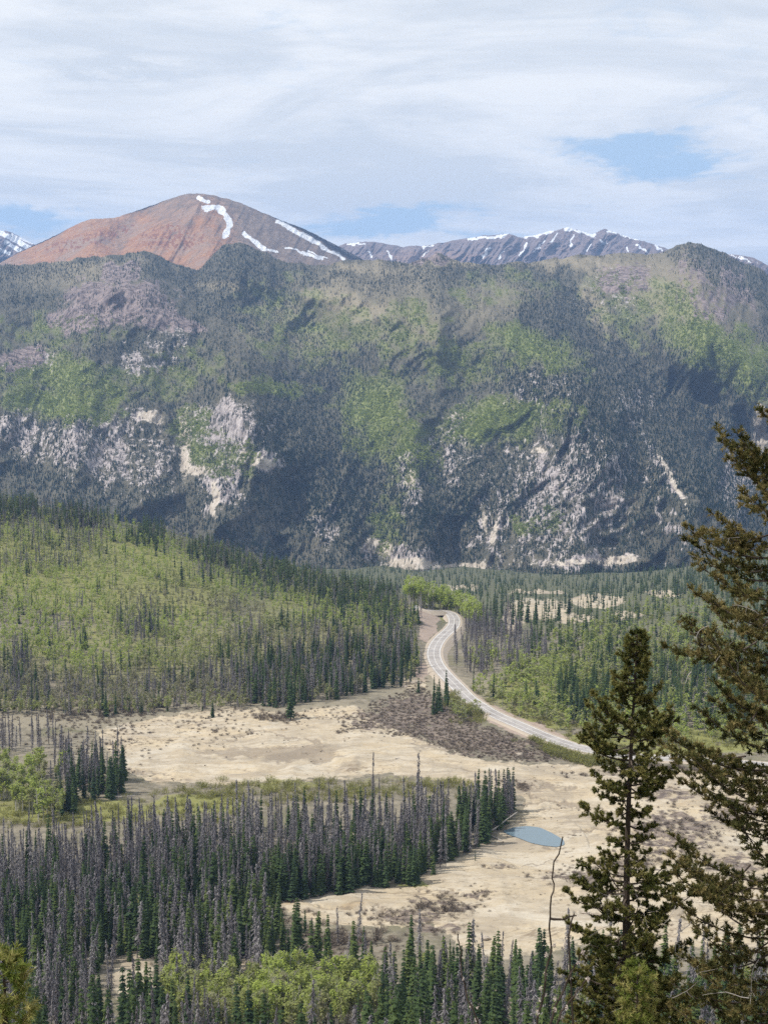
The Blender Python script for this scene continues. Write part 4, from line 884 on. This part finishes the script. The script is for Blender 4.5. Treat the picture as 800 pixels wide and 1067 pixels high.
def make_kind(kind, protos, lo_protos, mats, N):
    nm, cat, grp = NAMES[kind]; A, keep, B = individuals(kind, N); rows, boxes = A[keep], B[keep]
    trunks, crowns, whole = [], [], []
    for t_, m_, c_ in protos:
        s = Soup(); k = m_ == 0; s.add(t_[k], 0, c_[k]); trunks.append(s.mesh('trunk', [mats[0]]))
        s = Soup(); s.add(t_[~k], 0, c_[~k]); crowns.append(s.mesh('crown', [mats[1]]))
        s = Soup(); s.add(t_[k], 0, c_[k]); s.add(t_[~k], 1, c_[~k]); whole.append(s.mesh(nm, mats))
    labels = describe(kind, rows, boxes)
    for i, r in enumerate(rows):
        k = int(rng.integers(len(protos))); px_h = boxes[i, 1] - boxes[i, 3]
        if px_h >= 34:
            o = empty(nm, r[:3] - np.array([0, 0, .3]))
            for q in (link('trunk', trunks[k], o), link('crown', crowns[k], o)): q.color = (0, 0, 0, r[5])
        else:
            o = link(nm, whole[k]); o.location = r[:3] - np.array([0, 0, .3]); o.color = (0, 0, 0, r[5])
        o.rotation_euler.z = rng.uniform(0, 6.283)
        if kind == 'dead': o.rotation_euler.x, o.rotation_euler.y = rng.normal(0, .045, 2)
        o.scale = (r[4], r[4], r[3]); tag(o, labels[i], cat, grp)
    rest = A[~keep]
    size = FPX*rest[:, 3]/rest[:, 1]; S = rest[:, [4, 3]]; P = rest[:, :3].copy(); P[:, 2] -= .3
    nearer = size > 24; s = None
    for sel, pr in ((nearer, protos), (~nearer, lo_protos)):
        if not sel.any(): continue
        k = merge(pr, P[sel], S[sel], rng.uniform(0, 6.28, sel.sum()), rng.integers(0, len(pr), sel.sum()), rest[sel, 5])
        if s is None: s = k
        else: s.t += k.t; s.m += k.m; s.c += k.c
    if s is not None: return s.mesh(nm.replace('_tree', '') + '_forest', mats)
me = make_kind('dead', P_DEAD, P_DEAD_LO, [M['bark'], M['dead']], 300)
tag(link('dead_spruce_forest', me), 'grey dead conifers scattered through the hillside and valley woods', 'forest', kind='stuff')
me = make_kind('spruce', P_SPR, P_SPR_LO, [M['bark'], M['spruce']], 300)
tag(link('spruce_forest', me), 'dark green conifers filling the valley floor and hill crest', 'forest', kind='stuff')
me = make_kind('aspen', P_ASP, P_ASP_FINE, [M['pale_bark'], M['aspen']], 300)
tag(link('aspen_forest', me), 'spring green aspens covering the hillside left of the road', 'forest', kind='stuff')

# willow scrub: leafless dark thickets and leafing pale ones
def scrub(name, label, protos, mat, specs):
    s = Soup()
    for n, lo, hi, wid, kw in specs:
        u, v = sample(n, **kw); P = hit(u, v, 300, 1500); P = P[~np.isnan(P[:, 0])]; H = rng.uniform(lo, hi, len(P)); P[:, 2] -= .1
        S = np.stack([H*wid*rng.uniform(.8, 1.3, len(P)), H], -1)
        k = merge(protos, P, S, rng.uniform(0, 6.28, len(P)), rng.integers(0, len(protos), len(P)), np.clip(rng.normal(.5, .36, len(P)), 0, 1)); s.t += k.t; s.m += k.m; s.c += k.c
    tag(link(name, s.mesh(name, [mat])), label, 'scrub', kind='stuff')
scrub('willow_thicket', 'leafless purplish brown willow scrub on the clay and along the road', P_BRUSH, M['brush'], [
    (2600, .5, 1.4, 1.4, dict(poly=BRUSH)), (900, .6, 1.5, 1.6, dict(blob=BRUSH_SPOTS)), (900, .5, 1.5, 1.4, dict(blob=[(50, 748, 120, 16), (170, 755, 110, 12), (300, 745, 120, 8), (110, 775, 60, 14)])),
    (300, 1.2, 2.8, 1.4, dict(blob=[(240, 965, 90, 16), (200, 985, 50, 14), (350, 978, 50, 8)])), (300, 1.0, 2.6, 1.3, dict(blob=[(120, 738, 60, 8), (285, 746, 24, 4), (90, 742, 40, 8)])), (220, 1, 2, 1.4, dict(blob=[(560, 745, 60, 8, 20), (640, 778, 80, 6), (700, 806, 120, 4)])),
    (700, .25, .8, 1.6, dict(poly=SAND, gate=lambda u, v: smooth(fbm(u/30, v/10, 311, 4), .5, .66))), (300, .6, 1.4, 1.6, dict(blob=[(150, 762, 80, 16), (100, 800, 40, 8), (430, 712, 20, 12)])), (420, .8, 1.6, 1.2, dict(poly=BOTTOM)), (170, 1.4, 2.6, 1.3, dict(poly=[(640, 793), (700, 797), (800, 802), (800, 808), (640, 800)]))])
scrub('leafing_willows', 'yellow green leafing willow scrub in the meadow and beside the road', P_WILLOW, M['willow'], [
    (420, 1.2, 3.2, 1.4, dict(blob=[(70, 848, 130, 16), (210, 840, 70, 14), (20, 830, 50, 14)])), (260, 2.0, 4.2, 1.1, dict(blob=[(330, 826, 120, 10), (450, 818, 40, 5)])), (360, 1.2, 3.0, 1.3, dict(blob=[(700, 774, 120, 12), (560, 742, 70, 14, 20), (480, 745, 18, 8)])), (120, 1, 2.2, 1.3, dict(blob=[(640, 716, 160, 30)])), (190, 2.8, 4.6, 1.1, dict(poly=[(552, 769), (570, 777), (600, 789), (650, 796), (650, 801), (600, 796), (566, 784)])), (60, 3, 5.0, 1.0, dict(poly=[(474, 722), (486, 735), (506, 747), (500, 752), (478, 742), (468, 730)]))])

# ------------------------------------------------------------------ single bushes, fallen logs and boulders on the clay
def bush(u, v, H, label, mat, protos, wid=1.5):
    t_, m_, c_ = protos[int(rng.integers(len(protos)))]; s = Soup(); s.add(t_*np.array([H*wid, H*wid, H]), 0, c_)
    for k in range(3):
        t2, _, c2 = protos[int(rng.integers(len(protos)))]; a = rng.uniform(0, 6.28); s.add(t2*np.array([H, H, H*.8]) + np.array([math.cos(a)*H*wid*.6, math.sin(a)*H*wid*.6, 0]), 0, c2)
    o = link('willow_bush', s.mesh('willow_bush', [mat])); p = hit([u], [v])[0]; o.location = (p[0], p[1], p[2] - .15); tag(o, label, 'bush', 'single bushes on the valley floor')
for a in ((595, 918, 3.2, 'broad leafless bush on the clay below the pond', M['brush'], P_BRUSH, 2.2), (625, 915, 3.0, 'leafless bush right of the broad bush below the pond', M['brush'], P_BRUSH, 2.0),
          (440, 944, 3.2, 'dark rounded bush on the clay strip right of the dead stand', M['brush'], P_BRUSH, 1.6), (473, 948, 3.0, 'darkest low bush at the end of the clay strip bushes', M['brush'], P_BRUSH, 1.6),
          (546, 820, 2.6, 'leafless bush on the clay above the tip of the stand', M['brush'], P_BRUSH, 1.9), (270, 748, 3.4, 'wide grey bush on the flat below the hill', M['brush'], P_BRUSH, 2.2), (288, 749, 3.0, 'grey bush touching the large dark spruce at the hill foot', M['brush'], P_BRUSH, 1.8),
          (482, 742, 5.5, 'yellow green willow hiding the road after the bend', M['willow'], P_WILLOW, 1.3), (500, 752, 4.2, 'olive green willow at the road edge below the bend', M['willow'], P_WILLOW, 1.3), (470, 735, 5.0, 'olive willow beside the dark roadside spruces', M['willow'], P_WILLOW, 1.2),
          (585, 790, 4.6, 'pale willow where the road leaves behind the near spruce', M['willow'], P_WILLOW, 1.4), (612, 797, 4.2, 'low willow on the road edge left of the near spruce', M['willow'], P_WILLOW, 1.6)): bush(*a)
def log(u, v, L, ang, r, label, lift=0.0):
    p = hit([u], [v])[0]; s = Soup(); q = []
    for k in range(6): q.append((L*(k/5 - .5), rng.normal(0, .05), rng.normal(0, .03)))
    s.tube(q, np.linspace(r, r*.45, 6), 7, 0, .6)
    for k in range(5):
        x = L*(rng.random() - .5)*.9; e = np.array([rng.normal(0, .4), rng.normal(0, .5), rng.random()*.9]); s.tube([(x, 0, 0), tuple(np.array([x, 0, 0]) + e)], [r*.3, r*.1], 4, 0, .5)
    o = link('fallen_log', s.mesh('fallen_log', [M['log']])); o.location = (p[0], p[1], p[2] + r*.7 + math.sin(lift)*L*.5); o.rotation_euler = (0, -lift, math.radians(ang)); tag(o, label, 'log', 'fallen logs')
for a in ((524, 864, 15, 38, .32, 'long leaning grey log propped against the tip of the dead stand', .35), (517, 874, 8, -55, .28, 'short thick log lying on clay left of the pond'), (500, 868, 9, 80, .25, 'pale log at the lower edge of the stand near the pond'),
          (292, 1042, 9, 35, .22, 'white log slanting below the light aspen grove'), (325, 1045, 10, -12, .2, 'white log lying level under the light aspen grove'), (130, 830, 9, 10, .25, 'pale log at the corner of the left clump'), (122, 826, 8, 60, .22, 'short pale log crossing another by the left clump'),
          (262, 880, 8, -40, .22, 'white log lying among trunks inside the dead stand'), (420, 790, 7, 15, .2, 'grey log on clay behind the dead stand'), (300, 935, 9, 25, .22, 'pale log at the near edge of the dead stand'), (180, 1040, 9, 70, .22, 'white log at the small clearing in the bottom forest')): log(*a)
def boulder(u, v, r, label):
    p = hit([u], [v])[0]; me = bpy.data.meshes.new('boulder'); import bmesh
    bm = bmesh.new(); bmesh.ops.create_icosphere(bm, subdivisions=3, radius=r)
    sx, sy, sz = rng.uniform(.8, 1.5), rng.uniform(.7, 1.1), rng.uniform(.45, .7); sd_ = rng.uniform(0, 99)
    for q in bm.verts:
        c = q.co/r; k = 1 + (float(fbm(c.x*1.6 + sd_, c.y*1.6 + c.z*2.1, 301, 3)) - .5)*.9; q.co = Vector((c.x*sx, c.y*sy, c.z*sz))*r*k
    bm.to_mesh(me); bm.free(); me.materials.append(M['rock']); o = link('boulder', me); o.location = (p[0], p[1], p[2] + r*.12); tag(o, label, 'boulder', 'boulders on the clay')
for a in ((433, 712, 2.4, 'pale boulder at the top of the clay left of the road'), (421, 716, 1.8, 'small boulder left of the pale boulder above the clay'), (508, 746, 2.0, 'whitish boulder just below the road after the bend'), (541, 787, 1.6, 'rounded boulder on the clay edge of the dark scrub'),
          (610, 952, 1.2, 'small boulder on the clay beneath the broad bush'), (505, 978, 1.3, 'small boulder on the clay above the bottom forest')): boulder(*a)

# ------------------------------------------------------------------ foreground conifers on the overlook slope
def tufts(s, A, D, L, W, nn, m, tint):
    """bottle-brush shoots: needles leaving every shoot axis A -> A + D"""
    n = len(A); ln = np.linalg.norm(D, axis=1, keepdims=True); d = D/ln
    f = rng.random((n, nn)); base = A[:, None] + D[:, None]*f[..., None]
    rnd = rng.normal(size=(n, nn, 3)); rnd -= (rnd*d[:, None]).sum(-1, keepdims=True)*d[:, None]; rnd /= np.linalg.norm(rnd, axis=-1, keepdims=True) + 1e-9
    v = d[:, None]*.75 + rnd*.85; v /= np.linalg.norm(v, axis=-1, keepdims=True); tip = base + v*L*rng.uniform(.7, 1.2, (n, nn, 1))
    sd_ = np.cross(v, rng.normal(size=(n, nn, 3))); sd_ /= np.linalg.norm(sd_, axis=-1, keepdims=True) + 1e-9
    t = np.stack([base - sd_*W, base + sd_*W, tip], 2).reshape(-1, 3, 3)
    s.add(t, m, np.clip(np.repeat(tint, nn) + rng.normal(0, .10, n*nn), 0, 1))
def bough_pts(a, b, sag, up, n=9):
    f = np.linspace(0, 1, n)[:, None]; p = a + (b - a)*f; L = np.linalg.norm(b - a)
    p[:, 2] += (-sag*np.sin(f*math.pi)*L + up*L*f**3)[:, 0]; return p
class Conifer:
    def __init__(self): self.limb = Soup(); self.A = []; self.D = []; self.T = []; self.dead = Soup()
    def shoot(self, a, d, t): self.A.append(a); self.D.append(d); self.T.append(t)
    def bough(self, a, b, sag, up, r0, step, twig, sh, full=0.25, droop=0.0):
        P = bough_pts(np.asarray(a, float), np.asarray(b, float), sag, up); L = np.linalg.norm(np.diff(P, axis=0), axis=1).sum()
        self.limb.tube(P, np.linspace(r0, r0*.25, len(P)), 5, 0, rng.random()); n = max(3, int(L*(1 - full)/step)); tb = rng.normal(.45, .13)
        for k in range(n):
            f = full + (1 - full)*(k + rng.random())/n; i = min(f*(len(P) - 1), len(P) - 1.001); p = P[int(i)] + (P[int(i) + 1] - P[int(i)])*(i - int(i)); ax = P[int(i) + 1] - P[int(i)]; ax = ax/np.linalg.norm(ax)
            sd_ = np.cross(ax, [0, 0, 1.0]); sd_ /= np.linalg.norm(sd_) + 1e-9; sgn = 1 if rng.random() < .5 else -1
            tl = twig*(1.15 - .75*f)*rng.uniform(.4, 1.2); dr = ax*.65 + sd_*sgn*rng.uniform(.3, 1.0) + np.array([0, 0, rng.normal(.12, .3) - droop]); dr /= np.linalg.norm(dr); q = p + dr*tl
            self.limb.tube([p, (p + q)/2 + np.array([0, 0, -.02*tl]), q], [r0*.22, r0*.16, r0*.1], 3, 0, rng.random())
            ns = max(1, int(tl/(sh*.75)))
            for j in range(ns + 2):
                g = .45 + .55*(j + .6)/(ns + 2); b_ = p + (q - p)*g; e = dr + rng.normal(0, .75, 3) + np.array([0, 0, .35]); e /= np.linalg.norm(e); self.shoot(b_, e*sh*rng.uniform(.7, 1.25), tb + rng.normal(0, .22) + .15*f)  # random shoot tints spread wide, painting lit against near-black tufts into the needles
        e = P[-1] - P[-2]; e /= np.linalg.norm(e); self.shoot(P[-1], e*sh*1.2, tb + .2)
    def dead_twig(self, a, d, L, r):
        p = [np.asarray(a, float)]; dr = np.asarray(d, float)/np.linalg.norm(d); bend = rng.normal(0, .15, 3)
        for k in range(6): dr = dr + bend*.5 + rng.normal(0, .18, 3); dr /= np.linalg.norm(dr); p.append(p[-1] + dr*L/6)
        self.dead.tube(p, np.linspace(r, r*.3, 7), 4, 0, rng.random())
        for k in range(3):
            i = int(rng.integers(1, 6)); e = dr + rng.normal(0, .8, 3); e /= np.linalg.norm(e); self.dead.tube([p[i], p[i] + e*L*.14, p[i] + e*L*.26 + rng.normal(0, L*.05, 3)], [r*.5, r*.4, r*.2], 3, 0, rng.random())
    def finish(self, name, loc, mats, L, W, nn, label, cat, trunk, parts=('bough', 'crown')):
        loc = np.asarray(loc, float); o = empty(name, loc); s = Soup()
        def put(nm, sp_, mt):
            if not sp_.t: return
            sp_.t = [x - loc for x in sp_.t]; link(nm, sp_.mesh(nm, [mt]), o)
        put('trunk', trunk, mats[0]); put('boughs', self.limb, mats[0])
        tufts(s, np.array(self.A), np.array(self.D), L, W, nn, 0, np.clip(np.array(self.T), 0, 1)); put('needles', s, mats[1]); put('dead_twigs', self.dead, M['dead_wood'])
        tag(o, label, cat); return o

# the spruce standing in front of the clay
YS = 18.0; kpx = YS/FPX
tipP = at(662, 660, YS); gz = float(hbase(np.array(tipP[0]), np.array(YS))); baseP = np.array([at(652, 1067, YS)[0] - .05, YS, gz - .1])
S_ = Conifer(); trunk = Soup(); H = tipP[2] - baseP[2]
ax = lambda f: baseP + (tipP - baseP)*f + np.array([.03*math.sin(f*7), .03*math.cos(f*5), 0])
trunk.tube([ax(f) for f in np.linspace(0, 1, 14)], np.linspace(.085, .007, 14), 8, 0, .4)
prof = lambda v: np.interp(v, [658, 668, 680, 705, 730, 745, 762, 778, 795, 830, 850, 875, 895, 915, 940, 970, 1000, 1067, 1200, 1400], [3, 12, 17, 19, 22, 34, 47, 54, 46, 44, 32, 28, 40, 60, 66, 66, 74, 84, 96, 80])
v = 662.0; ph = 0.0
while v < 1330:
    f = (at(662, v, YS)[2] - baseP[2])/H; ph += 2.4 + rng.normal(0, .35); R = prof(v)*kpx*rng.uniform(.45, 1.03); a = ax(max(f, .02)); up = .35 if v < 800 else .2
    S_.bough(a, a + np.array([math.cos(ph)*R, math.sin(ph)*R, R*rng.uniform(-.25, .35 if v > 740 else .8)]), .10, up*rng.uniform(.2, 1.2), .006 + .012*min(1, (v - 650)/400), .036, .05 + R*.26, .048, .15)
    v += 1.5 if v < 740 else (3.6 if v < 1090 else 9)
for (tu, tv), sv in (((604, 776), 792), ((611, 770), 785), ((702, 758), 772), ((698, 745), 768), ((612, 742), 770), ((618, 730), 758), ((706, 800), 818), ((690, 812), 826), ((606, 846), 858), ((618, 812), 826), ((598, 922), 930), ((604, 905), 918), ((714, 905), 925), ((722, 940), 950), ((590, 968), 985), ((716, 990), 1002), ((584, 1020), 1036), ((594, 1050), 1062), ((728, 1040), 1050)):
    b = at(tu, tv, YS + rng.normal(0, .25)); a = ax((at(662, sv, YS)[2] - baseP[2])/H); S_.bough(a, b, .08, .12, .014, .026, .19, .050, .22)
for k in range(16):
    v = rng.uniform(880, 1067); a = ax((at(662, v, YS)[2] - baseP[2])/H); S_.dead_twig(a, (rng.normal(), rng.normal(), rng.normal(-.2, .3)), rng.uniform(.4, .8), .0045)
S_.finish('spruce_tree', baseP, [M['near_bark'], M['near_spruce']], .036, .0054, 40, 'olive green near spruce with its ragged tip against the road and clay', 'spruce', trunk)

# the pine reaching in from the right edge
YP = 12.0; kp = YP/FPX; P_ = Conifer(); trunk = Soup()
topP = at(872, 330, YP); gz = float(hbase(np.array(topP[0]), np.array(YP))); baseP = np.array([at(862, 900, YP)[0], YP, gz - .1])
axp = lambda f: baseP + (topP - baseP)*f + np.array([.05*math.sin(f*6), .05*math.cos(f*4), 0]); HP = topP[2] - baseP[2]
trunk.tube([axp(f) for f in np.linspace(0, 1, 16)], np.linspace(.13, .01, 16), 9, 0, .4); fv = lambda v: np.clip((at(868, v, YP)[2] - baseP[2])/HP, .02, .98)
BOUGH = [(432, 790, 440), (474, 748, 470), (486, 752, 482), (500, 762, 492), (520, 772, 505), (545, 776, 528), (566, 716, 572), (580, 714, 582), (590, 724, 598), (560, 742, 552), (612, 730, 612), (625, 722, 638), (648, 738, 640), (668, 712, 668), (680, 716, 676), (690, 728, 690), (655, 742, 655), (706, 738, 706), (735, 742, 734), (752, 764, 742), (720, 760, 716),
         (770, 730, 764), (785, 692, 790), (800, 690, 797), (808, 702, 806), (822, 720, 818), (838, 708, 834), (850, 742, 846), (868, 740, 862), (888, 760, 880), (900, 700, 902), (912, 696, 914), (925, 712, 922), (940, 704, 936), (955, 730, 950), (968, 698, 960), (985, 716, 978), (1000, 728, 990), (1015, 702, 1014), (1030, 720, 1030), (1045, 698, 1045), (1060, 726, 1055), (1080, 700, 1070), (1110, 720, 1100), (1150, 720, 1140)]
for sv, tu, tv in BOUGH:
    yy = YP + rng.normal(0, .5); b = at(tu, tv, yy); a = axp(fv(sv)); P_.bough(a, b, .10, .14, .012, .033, .135, .050, .30, .02)
    for k in range(1):                                             # a side bough shares the limb
        q = a + (b - a)*rng.uniform(.25, .6); e = b + rng.normal(0, 1, 3)*np.array([.10, .4, .12]) + (a - b)*rng.uniform(0, .45); P_.bough(q, e, .08, .1, .008, .030, .12, .050, .25, .02)
for k in range(150):                                                # the far side of the tree, mostly beyond the frame
    f = .12 + .86*(k + rng.random())/150; a = axp(f); ph = rng.uniform(-1.4, 1.4) if f < .93 else rng.uniform(0, 6.28); R = rng.uniform(.45, 1.0)*(1.12*(1 - f)**.6 + .08); P_.bough(a, a + np.array([math.cos(ph)*R, math.sin(ph)*R, R*rng.normal(0, .2)]), .1, .12, .012, .026, .15, .052, .2, .05)
for u_, v_, du, dv, L in ((738, 652, -1, -.1, .26), (728, 640, -1, -.3, .2), (716, 690, -.3, .8, .25), (720, 700, -1, .5, .2), (745, 690, .5, -1, .3), (768, 700, .2, -1, .25), (752, 736, -1, 0, .4), (735, 662, .2, 1, .25), (760, 660, .3, 1, .3), (790, 640, -.5, -.6, .3), (748, 850, -.7, .5, .35), (772, 840, -.6, .7, .3),
                        (720, 960, -.4, 1, .4), (742, 980, .2, -1, .4), (765, 1000, -1, .5, .5), (715, 1000, -1, .3, .3), (790, 1000, -.6, .9, .5), (780, 1040, -1, .1, .5), (700, 1040, .8, -.7, .35), (740, 905, -1, -.6, .3), (760, 930, .6, -1, .35), (705, 940, -.5, .7, .3), (770, 560, -1, -.3, .3), (735, 590, -.8, -.7, .2), (790, 880, -.8, -.3, .35)):
    P_.dead_twig(at(u_, v_, YP + rng.normal(-.1, .25)), (du, rng.normal(0, .3), -dv), L*.75, .0038)
P_.finish('pine_tree', baseP, [M['near_bark'], M['near_pine']], .030, .0040, 30, 'brownish bristly pine with bleached dead twigs reaching in from the right edge', 'pine', trunk)

def young(u, v, y, Hh, rad, label):
    c = Conifer(); tr = Soup(); top = at(u, v, y); base = np.array([top[0], y, float(hbase(np.array(top[0]), np.array(y))) - .05]); Hh = top[2] - base[2]
    a_ = lambda f: base + (top - base)*f; tr.tube([a_(f) for f in np.linspace(0, 1, 8)], np.linspace(.035, .006, 8), 6, 0, .4); ph = 0; f = .999
    while f > .35:
        d = (1 - f)*Hh; ph += 2.4; R = min(rad, .04 + d*.55)*rng.uniform(.7, 1.1); c.bough(a_(f), a_(f) + np.array([math.cos(ph)*R, math.sin(ph)*R, R*.5]), .05, .35, .007, .03, .08, .07, .2); f -= .028/Hh*1.4
    c.finish('pine_sapling', base, [M['near_bark'], M['young_pine']], .045, .0042, 30, label, 'pine', tr)
young(664, 1012, 14.0, 3, .17, 'yellow green sapling tip in front of the near spruce at the bottom edge')
young(4, 998, 9.0, 3, .15, 'bright yellow green pine tip in the bottom left corner')

# budding willow shoots close to the lens
def shoots(name, label, stems, y, r, buds):
    o_pts = [at(u, v, y) for u, v in stems[0]]; base = o_pts[-1]; bz = float(hbase(np.array(base[0]), np.array(y))); root = np.array([base[0], y, bz]); o = empty(name, root)
    for st in stems:
        s = Soup(); P = np.array([at(u, v, y + rng.normal(0, .015)) for u, v in st]); P = np.concatenate([P, [root + (P[-1] - root)*.5 + np.array([.05, 0, 0])], [root]]) if st is stems[0] else P
        P = np.array([P[0]] + [p for i in range(len(P) - 1) for p in (P[i] + (P[i+1] - P[i])*.5 + rng.normal(0, .004, 3), P[i+1])]); s.tube(P - root, np.linspace(r*.65, r*1.3, len(P)), 6, 0, .3); link('stem', s.mesh('stem', [M['near_bark']]), o)
    for u, v, big in buds:
        s = Soup(); c = at(u, v, y) - root; n = 60; d = rng.normal(size=(n, 3)); d /= np.linalg.norm(d, axis=1, keepdims=True); p = c + d*np.array([.8, .8, 1.2])*r*big*1.6; q = rng.normal(size=(n, 2, 3))*r*big*.7; s.add(np.stack([p, p + q[:, 0], p + q[:, 1]], 1), 0, rng.random(n)); link('catkin', s.mesh('catkin', [M['catkin']]), o)
    tag(o, label, 'willow', 'budding shoots close by')
shoots('willow_shoot', 'tallest dark budding shoot rising in front of the clay beside the near spruce', [[(586, 872), (582, 890), (576, 906), (577, 921), (574, 934), (573, 955), (572, 968), (574, 985), (570, 1005), (568, 1022), (564, 1046), (559, 1075), (552, 1110)],
        [(600, 954), (590, 956), (584, 958), (573, 957)]], 6.0, .0042, [(577, 985, 1), (588, 984, 1), (586, 988, .8), (569, 995, 1), (568, 1015, 1), (563, 1030, 1), (568, 1036, .8), (562, 1042, .8), (560, 1055, 1)])
shoots('willow_shoot', 'middle budding shoot leaning right between the tall shoot and the spruce', [[(598, 952), (594, 965), (592, 975)], [(607, 990), (602, 1002), (594, 1015), (588, 1030), (578, 1048), (572, 1070), (564, 1100)]], 6.2, .0045, [(607, 992, 1), (602, 1003, .8), (594, 1018, 1), (578, 1040, 1), (578, 1052, 1)])
shoots('willow_shoot', 'lowest budding shoot bending right at the foot of the near spruce', [[(613, 1018), (606, 1028), (598, 1038), (590, 1048), (582, 1062), (574, 1085)]], 6.1, .0045, [(612, 1020, 1), (600, 1038, 1), (590, 1050, .9), (585, 1060, .9)])
shoots('willow_shoot', 'thin dark shoot with a knobbed tip standing left of the other shoots', [[(477, 973), (478, 982), (481, 992), (480, 1003), (481, 1018), (485, 1032), (492, 1050), (500, 1075), (506, 1100)]], 6.0, .0040, [(482, 1020, .6), (490, 1048, 1), (496, 1062, 1), (497, 1050, .7)])
